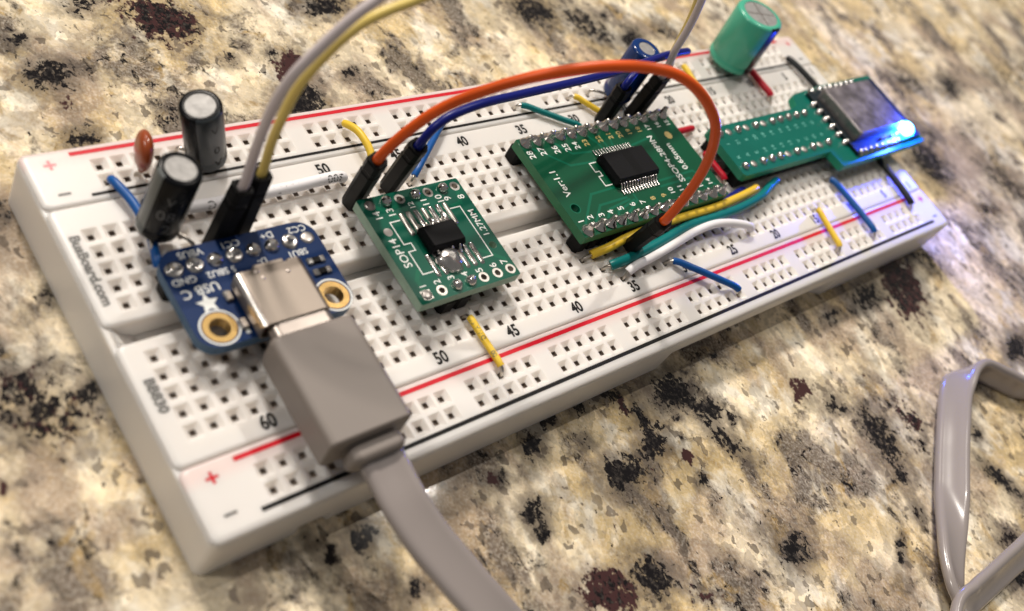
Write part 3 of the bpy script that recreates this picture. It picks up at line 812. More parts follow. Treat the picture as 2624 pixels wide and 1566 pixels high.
for (xs_, ks, y) in ((padx, upk, 6.45), (lox, lok, -8.7)):
    for x, k in zip(xs_, ks):
        mb = MB(); annulus(mb, x, y, ZT+0.015, 0.46 if k == 'open' else 0.05, 0.80)
        if k == 'open': lathe(mb, [(0.46, ZT+0.015), (0.44, 11.04)], (x, y, 0), (0, 0, 1), 20)
        pd = mb.build('pad', M['tin' if k == 'open' else 'solder_dull'], sb)
        if k != 'open': copies('solder_joint', SM['flat' if k == 'flat' else 'dome'], sb, [(x, y, ZT+0.01, x, (0.85, 0.85, 1.1))])
mb = MB(); mb.box(-45.5, -44.0, -9.4, -8.0, ZT, ZT+0.03); mb.build('square_pad', M['tin'], sb)
mb = MB(); disc(mb, (-44.6, 1.8, ZT+0.015), (0, 0, 1), 0.66); mb.build('round_pad', M['solder_dull'], sb)
for k in range(7):
    x = -41.25 + 1.27*k
    for (y0, y1) in ((0.3, 4.25), (-6.75, -2.9)):
        big_ = k in (2, 4, 5)
        mb = MB()
        lp = []
        for (i, z) in ((0.0, ZT), (0.05, ZT+0.10), (0.16, ZT+0.22), (0.30, ZT+0.26)):
            lp.append(rrect(x-0.39+i, x+0.39-i, y0+i, y1-i, max(0.28-i*0.5, 0.04), 3, z))
        mb.loft(lp, 0, cap=True, smooth=True); mb.build('finger_pad', M['solder' if (big_ or y1 < 0) else 'tin'], sb)
# bridging solder
for (bx_, by_, rx, ry, h) in ((-38.5, -4.75, 2.0, 2.05, 1.25), (-37.4, 1.3, 0.6, 1.0, 0.6), (-35.0, 1.5, 0.55, 1.3, 0.55)):
    mb = MB(); lps = []
    rnd = random.Random(int(bx_*10))
    ph = [rnd.random()*6 for _ in range(3)]
    for k in range(7):
        a = math.radians(90*k/6.0)
        lps.append([(bx_ + rx*math.cos(a)*(1+0.12*math.sin(3*q*2*math.pi/20+ph[0]))*math.cos(2*math.pi*q/20), by_ + ry*math.cos(a)*(1+0.10*math.sin(2*q*2*math.pi/20+ph[1]))*math.sin(2*math.pi*q/20), ZT+0.1+h*math.sin(a)) for q in range(20)])
    mb.loft(lps[:-1], 0, cap=True, smooth=True); mb.build('solder_blob', M['solder'], sb)
mb = MB()
lp = [rrect(-40.9+i, -34.95-i, -3.35+i, 0.65-i, 0.12, 2, z) for (i, z) in ((0.12, ZT+0.15), (0.0, ZT+0.9), (0.32, ZT+1.75), (0.38, ZT+1.8))]
mb.loft(lp, 0, cap=True); chip1 = mb.build('chip', M['chip'], sb)
for k in range(4):
    for s_ in (1, -1):
        x = -39.85 + 1.27*k; y = 0.6 if s_ > 0 else -3.3
        mb = MB(); mb.add([], [])
        pth = [Vector((x, y-0.1*s_, ZT+0.85)), Vector((x, y+0.25*s_, ZT+0.85)), Vector((x, y+0.45*s_, ZT+0.4)), Vector((x, y+0.95*s_, ZT+0.33))]
        tube(mb, pth, 0.17, 6); mb.build('lead', M['tin'], chip1)
ZS = ZT + 0.014
def silk_lines(parent, loops, w=0.17, m='silk', z=None):
    for lp in loops:
        mb = MB(); strip(mb, lp, w, z or ZS); mb.build('silk_line', M[m], parent)
silk_lines(sb, [[(-41.9, 3.15), (-43.5, 3.15), (-43.5, -0.65), (-42.35, -0.65), (-42.35, -1.9), (-43.5, -1.9), (-43.5, -5.7), (-41.8, -5.7)],
                [(-33.2, 3.0), (-31.4, 3.0), (-31.4, -5.9), (-33.3, -5.9)]])
def silk(parent, items, d, up, m='silk', b=0.012):
    for (s, x, y, sz) in items:
        mb = MB(); text(mb, s, sz, (x, y, ZS), d, up, bold=b); mb.build('silk_text', M[m], parent)
silk(sb, [('SOP14', -44.75, -1.75, 1.75), ('1.27MM', -30.15, -0.35, 1.5), ('14', -44.6, 4.6, 1.6), ('13', -42.4, 4.65, 1.6), ('12', -38.7, 5.0, 1.3), ('11', -36.4, 5.0, 1.5), ('10', -33.8, 4.95, 1.6), ('9', -32.5, 4.75, 1.6), ('8', -30.2, 4.5, 1.6),
          ('1', -44.6, -7.35, 1.5), ('2', -42.2, -7.3, 1.5), ('3', -39.85, -7.3, 1.5), ('4', -37.5, -7.4, 1.5), ('5', -35.0, -7.5, 1.6), ('6', -32.4, -7.4, 1.6), ('7', -30.35, -7.35, 1.6)], YU, -XU)
silk_lines(sb, [[(-44.85, -8.0), (-44.85, -6.3), (-43.9, -5.0)], [(-30.0, -8.0), (-30.0, -6.9), (-32.8, -4.6)], [(-30.1, 5.7), (-30.9, 3.6), (-32.4, 3.4)], [(-42.2, 5.7), (-42.2, 4.0), (-41.2, 3.0)], [(-44.2, 6.0), (-43.2, 5.3), (-41.0, 5.4), (-40.0, 4.6)]], 0.62, 'trace', ZT+0.006)

# ------------------------------------------------------------------ larger green adapter board (28 pins)
sp = thing('ssop_adapter_board', (3.8, 2.5, TOP), 'green adapter board with fine-legged black chip, marked Ver:1.1, between two pin rows', 'circuit board')
plate('circuit_board', rr2(-14.15, 21.5, -7.65, 12.1, 0.2, 2), [ring_pts(-12.1, -2.35, 0.82)], 11.05, ZT, [M['green2'], M['edge_g2']], sp)
mb = MB(); disc(mb, (18.05, 6.6, ZT+0.015), (0, 0, 1), 0.8); mb.build('filled_hole', M['silk_gold'], sp)
mb = MB(); lathe(mb, [(0.81, ZT+0.01), (0.79, 11.04)], (-12.1, -2.35, 0), (0, 0, 1), 24); annulus(mb, -12.1, -2.35, ZT+0.012, 0.80, 0.98); mb.build('hole_rim', M['trace'], sp)
pin_header(sp, range(24, 38), 'i'); pin_header(sp, range(24, 38), 'd')
rnd = random.Random(5)
for c in range(37, 23, -1):
    for (y, lean) in ((11.05, 1), (-6.55, -1)):
        oo = copies('solder_joint', SM['pin'], sp, [(cx(c), y, ZT-0.02, rnd.random()*6, (0.98+0.15*rnd.random(), 0.95+0.2*rnd.random(), 0.95+0.3*rnd.random()))])[0]
        oo.rotation_euler = (rnd.uniform(-0.15, 0.15), rnd.uniform(-0.15, 0.15), rnd.random()*6)
        # bare pin tip
        mb = MB(); mb.box(-0.24, 0.24, -0.24, 0.24, 1.2, 1.95, bev=0.10)
        if 'tipmesh' not in globals(): tipmesh = mb.mesh('pin_tip', [M['tin']])
        copies('pin_tip', tipmesh, sp, [(cx(c), y, ZT, 0.1, 1.0)])
mb = MB()
lp = [rrect(-1.75+i, 8.35-i, -0.75+i, 5.15-i, 0.15, 2, z) for (i, z) in ((0.10, ZT+0.12), (0.0, ZT+0.85), (0.28, ZT+1.70), (0.36, ZT+1.78))]
mb.loft(lp, 0, cap=True); chip2 = mb.build('chip', M['chip'], sp)
mb = MB(); mb.box(2.6, 4.4, -0.25, 4.65, ZT+1.781, ZT+1.786); mb.build('top_mark', M['black'], chip2)
mb = MB(); disc(mb, (-0.75, 0.35, ZT+1.785), (0, 0, 1), 0.26); mb.build('pin_one_dot', M['black'], chip2)
lm = None
for k in range(14):
    x = -0.92 + 0.65*k
    for s_ in (1, -1):
        y = 5.1 if s_ > 0 else -0.7
        mb = MB()
        pth = [Vector((0, -0.15, 0.80)), Vector((0, 0.18, 0.80)), Vector((0, 0.42, 0.60)), Vector((0, 0.62, 0.22)), Vector((0, 0.85, 0.15)), Vector((0, 1.75, 0.13))]
        tube(mb, catmull(pth, 3), 0.16, 6)
        if lm is None: lm = mb.mesh('lead', [M['solder']])
        copies('lead', lm, chip2, [(x, y, ZT, 0 if s_ > 0 else math.pi, 1.0)])
silk_lines(sp, [[(-1.9, 4.75), (-3.35, 4.75), (-3.35, 2.95), (-2.45, 2.95), (-2.45, 2.0), (-3.35, 2.0), (-3.35, 0.05), (-1.9, 0.05)]], 0.19)
silk(sp, [('Ver:1.1', -11.6, 2.6, 1.85), ('SSOP4-28PIN', 13.45, 2.2, 1.85), ('0.65mm', 16.2, 2.1, 1.8), ('28', -13.2, 8.75, 1.7), ('27', -10.7, 8.95, 1.7), ('26', -7.85, 8.7, 1.7), ('25', -5.5, 8.7, 1.7), ('24', -3.3, 8.65, 1.6),
          ('1', -12.75, -4.75, 1.7), ('2', -10.6, -4.5, 1.7), ('3', -8.2, -4.65, 1.7), ('4', -6.0, -4.6, 1.7), ('5', -3.6, -4.45, 1.7), ('6', -0.7, -4.4, 1.6), ('7', 1.7, -4.5, 1.6), ('10', 9.4, -4.0, 1.5), ('11', 11.7, -4.0, 1.5), ('12', 14.2, -4.2, 1.5), ('13', 16.6, -4.3, 1.5), ('14', 19.2, -4.3, 1.5),
          ('15', 20.0, 9.1, 1.4), ('16', 17.4, 9.1, 1.4), ('17', 14.8, 9.0, 1.4)], YU, -XU, b=0.02)
silk(sp, [('23', -1.0, 8.8, 1.5), ('22', 2.3, 8.9, 1.5), ('21', 5.0, 9.1, 1.5), ('20', 7.3, 8.9, 1.5), ('8', 4.3, -4.35, 1.5), ('9', 7.0, -4.4, 1.5), ('19', 9.8, 9.0, 1.4), ('18', 12.3, 9.0, 1.4)], YU, -XU, 'silk_gold')
silk_lines(sp, [[(-13.0, 10.4), (-10.4, 8.3), (-7.2, 5.25), (-2.0, 4.9)], [(-12.5, -5.6), (-7.3, -0.7), (-2.0, -0.6)], [(-10.1, -5.6), (-7.1, -3.0), (-0.9, -2.9)], [(-7.4, -5.6), (-5.8, -4.1), (-0.6, -3.4)], [(-4.9, -5.6), (-4.4, -4.9), (0.3, -3.7)], [(-2.4, -5.6), (0.9, -3.9), (1.0, -2.6)],
                [(-7.6, 10.4), (-5.2, 7.3), (-1.2, 6.9)], [(0.1, 10.4), (1.4, 8.2), (1.6, 7.2)], [(2.6, 10.4), (2.9, 7.2)], [(5.2, 10.4), (4.2, 7.2)], [(12.6, 6.9), (8.2, 6.3)], [(20.3, -5.4), (17.3, -1.4), (8.6, -1.6)], [(17.8, -5.4), (15.4, -2.6), (7.8, -2.7)]], 0.42, 'trace', ZT+0.006)

# ------------------------------------------------------------------ teal carrier board with radio module and lit LED
lb = thing('led_module_board', (58, 0, TOP), 'teal green board carrying a shielded module with a glowing blue LED', 'circuit board')
ol = [(28.9, 5.9), (28.4, 5.4), (28.4, -4.9), (28.9, -5.4), (56.2, -5.5), (56.4, -9.0), (56.9, -9.4), (88.5, -9.4), (89.0, -8.9), (89.2, 9.3), (88.7, 9.8), (69.0, 9.8), (59.3, 9.1), (58.6, 8.7), (57.5, 6.4), (55.2, 5.9)]
ZL = 12.8
plate('circuit_board', ol[::-1], [], 11.2, ZL, [M['teal'], M['edge_t']], lb)
def strip_header(y):
    mb = MB()
    for k in range(11):
        x = 30.3 + 2.72*k
        mb.box(x-1.25, x+1.25, y-1.2, y+1.2, TOP+0.02, 11.18, bev=0.15)
        mb.box(x-0.3, x+0.3, y-0.3, y+0.3, TOP-1.2, TOP+0.05)
    mb.build('pin_header', M['black'], lb)
strip_header(3.95); strip_header(-3.6)
rnd = random.Random(11)
for k in range(11):
    for y in (4.2, -3.5):
        x = 30.2 + 2.73*k
        copies('solder_joint', SM['dome' if k % 2 == 0 or rnd.random() < 0.4 else 'flat'], lb, [(x, y, ZL-0.02, rnd.random()*6, (0.85, 0.85, 0.95))])
        mb = MB(); w_ = 0.24
        lab = {4.2: ['1', '21', '5', '20', '18', '19', '16', '14', '12', '13', 'G'], -3.5: ['R', 'A', 'E', '16', '14', '12', '13', 'V', 'C', 'O', '9']}[y][k]
        text(mb, lab, 1.25, (x+0.3, 1.75 if y > 0 else -1.35, ZL+0.014), YU, -XU); mb.build('silk_text', M['silk_faint'], lb)
mb = MB(); mb.box(62.6, 87.6, -8.1, 8.3, ZL+0.02, ZL+0.82, bev=0.05); mod = mb.build('module_board', M['module'], lb)
mb = MB()
lp = [rrect(64.2+i, 81.2-i, -5.35+i, 6.75-i, 0.5, 3, z) for (i, z) in ((0, ZL+0.83), (0, ZL+3.0), (0.12, ZL+3.15), (0.3, ZL+3.2))]
mb.loft(lp, 0, cap=True); mb.build('shield_can', M['shield'], mod)
mb = MB(); strip(mb, [(64.25, 6.7), (64.25, -5.3)], 0.22, ZL+3.2); mb.build('shield_rim', M['plug_steel'], mod)
padm = None
def blob(x, y, z, lx, ly, h, nm='pad_solder', par=None):
    mb = MB(); lps = []
    for k in range(6):
        a = math.radians(90*k/5.6)
        lps.append(rrect(x-lx*math.cos(a)*0.5-0.02, x+lx*math.cos(a)*0.5+0.02, y-ly*math.cos(a)*0.5-0.02, y+ly*math.cos(a)*0.5+0.02, max(min(lx, ly)*0.45*math.cos(a), 0.01), 3, z+h*math.sin(a)))
    mb.loft(lps, 0, cap=True, smooth=True); return mb.build(nm, M['solder'], par or lb)
for y in (5.5, 3.55, 1.5, -0.5, -2.55, -4.65): blob(62.6, y, ZL, 2.6, 1.15, 1.0)
for x in (64.8, 67.6, 69.6, 71.6, 73.8, 75.8, 77.9, 80.0): blob(x, 8.5, ZL, 1.2, 1.7, 1.1)
for x in (64.2, 66.0, 68.1, 70.3, 72.5, 74.6, 76.7, 78.8): blob(x, -7.75, ZL, 1.0, 1.6, 1.05)
LEDP = Vector((82.6, -6.2, ZL+0.83))
mb = MB(); mb.box(LEDP.x-1.5, LEDP.x+1.5, LEDP.y-0.9, LEDP.y+0.9, LEDP.z, LEDP.z+0.35, bev=0.06); led = mb.build('led', M['led_body'], mod)
mb = MB(); lps = []
for k in range(6):
    a = math.radians(90*k/5.4)
    lps.append(rrect(LEDP.x-2.0*math.cos(a)-0.02, LEDP.x+2.0*math.cos(a)+0.02, LEDP.y-1.6*math.cos(a)-0.02, LEDP.y+1.6*math.cos(a)+0.02, max(1.1*math.cos(a), 0.01), 3, LEDP.z+0.36+1.6*math.sin(a)))
mb.loft(lps, 0, cap=True, smooth=True); mb.build('led_lens', M['led'], led)
for (x, y) in ((79.0, -6.4), (77.0, -6.5), (75.0, -6.4), (73.2, -6.5)):
    mb = MB(); mb.box(x-0.6, x+0.6, y-0.35, y+0.35, LEDP.z, LEDP.z+0.45, bev=0.1); mb.build('small_component', M['solder'], mod)
ld = bpy.data.lights.new('led_light', 'POINT'); ld.color = (0.02, 0.06, 1.0); ld.energy = 0.080; ld.shadow_soft_size = 0.0006
lo = bpy.data.objects.new('led_light', ld); COL.objects.link(lo); lo.location = (LEDP + Vector((0.1, 0, 3.0))) * S

# ------------------------------------------------------------------ capacitors
def capacitor(name, base, top, dia, sleeve, stripe, stripe_az, label, leads, vent=False, prints=(), stripe_w=0.9, topr=0.70, group=None):
    base = Vector(base); top = Vector(top); ax = (top - base).normalized(); Lh = (top-base).length; r = dia/2
    t = thing(name, base, label, 'capacitor', group)
    mb = MB()
    e = min(0.55, r*0.14)
    prof = [(r*0.55, 0.0), (r*0.86, 0.0), (r*0.97, 0.25), (r, 0.6), (r, 1.25), (r*0.955, 1.6), (r*0.955, 1.85), (r, 2.2), (r, Lh-e*1.2), (r-e*0.3, Lh-e*0.45), (r-e, Lh-0.06), (r*topr+0.05, Lh), (r*topr, Lh-0.03)]
    lathe(mb, prof, base, ax, 48); mb.build('sleeve', M[sleeve], t)
    mb = MB(); disc(mb, base + ax*(Lh-0.10), ax, r*topr+0.02, 40); lid = mb.build('aluminium_top', M['alu'], t)
    if vent:
        mb = MB(); u = Vector((0.94, -0.30, 0)); u = (u - ax*u.dot(ax)).normalized(); w = ax.cross(u)
        for d in (u, w):
            s_ = ax.cross(d)*0.13; a = d*r*topr*0.93; o = base + ax*(Lh-0.07 if d is u else Lh-0.064)
            mb.add([tuple(o-a-s_), tuple(o+a-s_), tuple(o+a+s_), tuple(o-a+s_)], [(0, 1, 2, 3)])
        mb.build('vent_score', M['plug_steel'], lid)
    mb = MB(); disc(mb, base + ax*0.04, -ax, r*0.9, 32); mb.build('rubber_base', M['rubber'], t)
    if stripe:
        mb = MB()
        lathe(mb, [(rr_+0.02, h) for (rr_, h) in prof[2:11]], base, ax, 16, 0, stripe_az-stripe_w/2*1.0, stripe_az+stripe_w/2, ref=(1, 0, 0)); mb.build('polarity_stripe', M[stripe], t)
    for (s, sz, al, an, m, fl, ring) in prints:
        mb = MB(); wrap_text(mb, s, sz, base, ax, r+0.03, al, an, 0, (1, 0, 0), fl, 0.01, ring); mb.build('printed_text', M[m], t)
    for (off, hp) in leads:
        mb = MB()
        p0 = base + Vector(off); hp = Vector(hp)
        tube(mb, catmull([p0 + ax*0.1, p0 - ax*0.35, Vector((hp.x, hp.y, max(hp.z+0.7, (p0.z+hp.z)/2))), Vector((hp.x, hp.y, TOP-1.0))], 5), 0.26, 8); mb.build('lead', M['lead'], t)
    return t

R_ = math.radians
capacitor('electrolytic_capacitor', (-60.6, 21.6, 9.3), (-63.75, 21.5, 19.9), 5.3, 'sleeve', 'sleeve_grey', R_(-86), 'upright black capacitor with dark grey stripe on the far rail, behind the other black one', [((0.9, -0.6, 0), hole('f1', 55)), ((-0.8, 0.6, 0), hole('f1', 57))],
          prints=[('0', 1.9, 4.6, R_(-78), 'black_ink', 1, True), ('<', 2.2, 1.9, R_(-78), 'black_ink', 1, False), ('<', 2.2, 8.6, R_(-78), 'black_ink', 1, False)], stripe_w=1.45)
capacitor('electrolytic_capacitor', (-72.2, 11.45, 11.0), (-71.5, 10.95, 22.3), 5.2, 'sleeve', 'sleeve_pale', R_(182), 'black capacitor with pale grey stripe, standing on its leads nearest the left end', [((1.0, 0.6, 0), hole('h', 59)), ((-1.0, -0.6, 0), hole('h', 61))],
          prints=[('08', 2.3, 5.4, R_(240), 'sleeve_print', 1, True), ('2', 2.3, 3.0, R_(252), 'sleeve_print', 1, True), ('V', 1.8, 8.0, R_(240), 'sleeve_print', 1, True)], stripe_w=0.62)
capacitor('electrolytic_capacitor', (17.0, 19.2, 9.9), (17.0, 19.3, 20.9), 5.6, 'sleeve_blue', None, 0, 'glossy blue capacitor behind the orange wire arch', [((1.0, 0.5, 0), hole('f2', 25)), ((-1.0, 0.5, 0), hole('f2', 27))], topr=0.55)
capacitor('electrolytic_capacitor', (54.0, 22.4, 9.8), (53.7, 23.1, 21.6), 9.8, 'sleeve_green', 'w_black', R_(-88), 'large sea-green capacitor with black stripe on the far rail', [((1.5, 0.5, 0), hole('f1', 10)), ((-1.5, 0.5, 0), hole('f1', 12))], vent=True, stripe_w=0.55, topr=0.74)


# ceramic disc capacitor
cd = thing('ceramic_capacitor', (-69.5, 21.4, TOP), 'small orange-brown ceramic disc capacitor on the far rail near the left end', 'capacitor')
mb = MB(); lps = []
dv = Vector((0.30, 0.95, 0)).normalized(); nv = Vector((dv.y, -dv.x, 0)); cc = Vector((-69.75, 21.55, 12.9))
for k in range(13):
    a = -math.pi/2 + math.pi*k/12
    lps.append([tuple(cc + Vector((0, 0, 1))*2.55*math.sin(a) + dv*2.7*max(math.cos(a), 0.01)*math.cos(2*math.pi*q/24) + nv*1.1*max(math.cos(a), 0.01)**0.75*math.sin(2*math.pi*q/24)) for q in range(24)])
mb.loft(lps, 0, cap=True, smooth=True); mb.build('disc', M['ceramic'], cd)
for (o_, hx, hy) in ((0.9, cx(59), ROW['f1']), (-0.9, cx(60)+1.0, ROW['f2'])):
    q = cc + dv*o_ + Vector((0, 0, -2.0))
    mb = MB(); tube(mb, catmull([q + Vector((0, 0, 0.3)), q + Vector((0, 0, -1.0)), Vector((hx, hy, TOP+0.3)), Vector((hx, hy, TOP-1.0))], 5), 0.24, 8); mb.build('lead', M['lead'], cd)
    mb = MB(); tube(mb, [q + Vector((0, 0, 0.8)), q + Vector((0, 0, 0.2)), q + Vector((0, 0, -0.7))], 0.42, 10); mb.build('lead_coating', M['ceramic'], cd)

# ------------------------------------------------------------------ wires
def jumper(label, colour, pts, r=0.52, ends=2.35, name='jumper_wire', prints=(), group=None, bare=(True, True), seg=12):
    """solid core wire: insulation along pts, bare ends dropping into the holes at either end of pts"""
    P = [Vector(p) for p in pts]
    t = thing(name, (P[0].x, P[0].y, TOP), label, 'wire', group)
    path = catmull(P, 7)
    # trim the insulation
    acc = [0.0]
    for a, b in zip(path[:-1], path[1:]): acc.append(acc[-1] + (b-a).length)
    tot = acc[-1]
    s0 = ends if bare[0] else 0.0; s1 = tot - ends if bare[1] else tot
    def at(s):
        for i in range(len(acc)-1):
            if acc[i+1] >= s:
                k = (s-acc[i])/max(acc[i+1]-acc[i], 1e-9); return path[i].lerp(path[i+1], k)
        return path[-1]
    ins = [at(s0)] + [p for p, a in zip(path, acc) if s0+0.05 < a < s1-0.05] + [at(s1)]
    mb = MB(); tube(mb, ins, r, seg); mb.build('insulation', M[colour], t)
    if bare[0]:
        mb = MB(); tube(mb, [p for p, a in zip(path, acc) if a < s0] + [at(s0+0.4)], 0.27, 8); mb.build('bare_end', M['lead'], t)
    if bare[1]:
        mb = MB(); tube(mb, [at(s1-0.4)] + [p for p, a in zip(path, acc) if a > s1], 0.27, 8); mb.build('bare_end', M['lead'], t)
    return t, ins

def staple(h0, h1, z=9.35, bow=0.0, lift=0.0, inset=1.1):
    """path of a short jumper lying on the board between two holes"""
    a, b = Vector(h0), Vector(h1); d = Vector((b.x-a.x, b.y-a.y, 0)); L_ = d.length; d /= L_; s_ = Vector((-d.y, d.x, 0))
    out = [Vector((a.x, a.y, TOP-1.3)), Vector((a.x, a.y, TOP-0.35)), Vector((a.x, a.y, TOP+0.45)) + d*0.35, Vector((a.x, a.y, z)) + d*inset]
    for k in (0.3, 0.5, 0.7):
        out.append(Vector((a.x, a.y, z + lift*math.sin(math.pi*k))) + d*L_*k + s_*bow*math.sin(math.pi*k))
    out += [Vector((b.x, b.y, z)) - d*inset, Vector((b.x, b.y, TOP+0.45)) - d*0.35, Vector((b.x, b.y, TOP-0.35)), Vector((b.x, b.y, TOP-1.3))]
    return out

def print_on_wire(parent, path, s, size, centre_s, r, m, az_dir, rev=1):
    """text printed along a wire: vertices wrapped on the tube"""
    acc = [0.0]
    for a, b in zip(path[:-1], path[1:]): acc.append(acc[-1] + (b-a).length)
    v, f = text_geo(s, size, 0.01); out = []
    for (x, y) in v:
        q = min(max(centre_s + x*rev, 0.01), acc[-1]-0.01); i = 0
        while acc[i+1] < q: i += 1
        k = (q-acc[i])/(acc[i+1]-acc[i]); p = path[i].lerp(path[i+1], k); T = (path[i+1]-path[i]).normalized()
        u = (Vector(az_dir) - T*Vector(az_dir).dot(T)).normalized(); w = u.cross(T)*rev
        an = y/r
        out.append(tuple(p + (u*math.cos(an) - w*math.sin(an))*(r+0.012)))
    mb = MB(); mb.add(out, f); mb.build('printed_text', M[m], parent)

jumper('short yellow wire lying across the near red line, left of the printed 45', 'w_yellow', staple(hole('b', 47), hole('n1', 47), 9.25), 0.52)
YW = bpy.data.objects['jumper_wire']
_p = [Vector((cx(47), -12.4 - k*0.2, 9.25)) for k in range(44)]
print_on_wire(YW, _p, '22 AWG', 0.95, 2.0, 0.52, 'sleeve_print', (-0.5, -0.3, 0.8))
print_on_wire(YW, _p, '00V', 0.95, 6.4, 0.52, 'sleeve_print', (-0.5, -0.3, 0.8))
jumper('blue wire crossing the near red line between the printed 35 and 25', 'w_blue', staple(hole('a', 31), hole('n2', 27), 9.5, bow=-0.4, lift=0.5, inset=1.5), 0.58)
tw, ins = jumper('thick white wire printed with dark letters, along the far row under the black plugs', 'w_white', staple(hole('j', 60), hole('j', 49), 9.85, bow=-0.1, inset=1.1), 0.82)
print_on_wire(tw, ins, '300V', 1.75, 24.6, 0.80, 'black_ink', (-0.35, -0.75, 0.6), -1)
print_on_wire(tw, ins, 'VW-1', 1.75, 17.4, 0.80, 'black_ink', (-0.35, -0.75, 0.6), -1)
print_on_wire(tw, ins, 'AWG', 1.75, 8.2, 0.80, 'black_ink', (-0.35, -0.75, 0.6), -1)
jumper('blue wire at the left end, passing behind the capacitor to the blue board', 'w_blue', staple(hole('f2', 61), hole('g', 61), 9.6, bow=0.9, lift=0.3), 0.60)
jumper('curved yellow wire from the far rail to behind the orange lead plug', 'w_yellow', staple(hole('f1', 47), hole('j', 47), 9.6, bow=0.5, lift=0.9), 0.58)
jumper('bright blue wire under the navy lead, behind the small green adapter board', 'w_blue', staple(hole('i', 45), hole('f2', 40), 9.6, lift=0.4, inset=1.6), 0.55)
jumper('teal wire from the far rail to the back of the larger green board', 'w_teal', staple(hole('f2', 34), hole('j', 30), 9.4, inset=1.5), 0.52)
jumper('yellow wire from the far rail, left of the blue capacitor', 'w_yellow', staple(hole('f2', 29), hole('j', 27), 9.4, inset=1.3), 0.52)
jumper('yellow wire seen under the right bend of the orange wire', 'w_yellow', staple(hole('f1', 16), hole('i', 17), 9.4, inset=1.3), 0.60)
jumper('red wire coming out below the green capacitor', 'w_red', staple(hole('f2', 9), hole('i', 9), 9.5, inset=1.3), 0.68)
jumper('short red wire poking out from the back right edge of the larger green board', 'w_red', staple(hole('h', 24), hole('h', 20), 9.35, inset=0.9), 0.62)
jumper('short red wire across the centre channel between the two larger boards', 'w_red', staple(hole('f', 21), hole('e', 21), 9.5, inset=1.2), 0.58)
jumper('long black wire across the far right end, under the LED board', 'w_black', staple(hole('f2', 3), hole('n1', 3), 9.5, bow=1.7, inset=1.4), 0.68)
jumper('blue wire to the near rail, in front of the LED board', 'w_blue', staple(hole('c', 10), hole('n2', 10), 9.5, bow=0.3, inset=1.4), 0.60)
jumper('short yellow wire crossing the near red line by the printed 15', 'w_yellow', staple(hole('a', 14), hole('n2', 15), 9.4, inset=1.2), 0.56)
def drop(h): return [Vector((h.x, h.y, TOP-1.3)), Vector((h.x, h.y, TOP-0.1))]
_e = hole('d', 19); _s = hole('c', 37)
jumper('thick yellow wire along the front edge of the larger green board', 'w_yellow', drop(_s) + [Vector((-11.2, -9.0, 9.35)), Vector((-8.5, -9.15, 10.1)), Vector((-5.0, -8.8, 10.5)), Vector((0.5, -8.55, 10.9)), Vector((9.5, -8.45, 11.0)), Vector((18.2, -8.55, 11.0)), Vector((26.4, -8.0, 11.0)), Vector((30.8, -7.5, 10.9)), Vector((32.5, -7.0, 10.2))] + drop(_e)[::-1], 0.73, ends=2.6)
_s = hole('b', 36); _e = hole('d', 16)
jumper('thick teal wire with bare tip, between the yellow and white wires', 'w_teal', drop(_s) + [Vector((-9.4, -11.8, 9.4)), Vector((-6.8, -11.9, 9.8)), Vector((-3.9, -11.7, 10.0)), Vector((2.7, -11.0, 10.3)), Vector((10.5, -9.95, 10.35)), Vector((17.4, -10.0, 10.4)), Vector((25.0, -9.8, 10.4)), Vector((32.4, -8.8, 10.4)), Vector((36.4, -7.5, 10.1)), Vector((39.8, -6.6, 9.7))] + drop(_e)[::-1], 0.80, ends=2.4)
_s = hole('a', 35); _e = hole('a', 22)
jumper('white bent wire with bare tip above the printed 35', 'w_white', drop(_s) + [Vector((-7.0, -13.7, 9.5)), Vector((-5.0, -13.35, 9.9)), Vector((-2.0, -13.1, 10.0)), Vector((4.7, -12.3, 10.5)), Vector((10.8, -11.4, 10.5)), Vector((16.4, -11.3, 10.5)), Vector((20.9, -12.3, 10.4)), Vector((24.0, -13.6, 10.1))] + drop(_e)[::-1], 0.72, ends=2.3)
_s = hole('c', 28); _e = hole('d', 20)
jumper('navy wire tucked behind the thick yellow wire', 'w_navy', drop(_s) + [Vector((11.2, -8.8, 9.2)), Vector((16, -8.6, 9.3)), Vector((21.7, -7.7, 9.7)), Vector((25.9, -6.9, 10.0)), Vector((29.5, -6.45, 9.9))] + drop(_e)[::-1], 0.62)


# ------------------------------------------------------------------ jumper leads with black plug housings
def housing(parent, base, tip, rot=0.0, w=1.27, flag=0.0):
    base = Vector(base); tip = Vector(tip); ax = (tip-base).normalized(); Lh = (tip-base).length
    u = Vector((math.cos(rot), math.sin(rot), 0)); u = (u - ax*u.dot(ax)).normalized(); v = ax.cross(u)
    def sec(h, k, c=0.42):
        q = [(-1, -1+c), (-1+c, -1), (1-c, -1), (1, -1+c), (1, 1-c), (1-c, 1), (-1+c, 1), (-1, 1-c)]
        return [tuple(base + ax*h + u*a*w*k + v*b*w*k) for a, b in q]
    mb = MB()
    mb.loft([sec(0, 0.72), sec(0.25, 0.92), sec(0.6, 1.0), sec(Lh-3.1, 1.0), sec(Lh-2.9, 0.93), sec(Lh-2.3, 0.93), sec(Lh-2.1, 1.0), sec(Lh-0.35, 0.97), sec(Lh, 0.86), sec(Lh, 0.62), sec(Lh-0.8, 0.58)], 0, cap=True)
    h = mb.build('plug_housing', M['black'], parent)
    mb = MB(); tube(mb, [base + ax*0.4, base - ax*0.3, Vector((base.x, base.y, TOP-1.2))], 0.30, 8); mb.build('plug_pin', M['tin'], parent)
    return ax
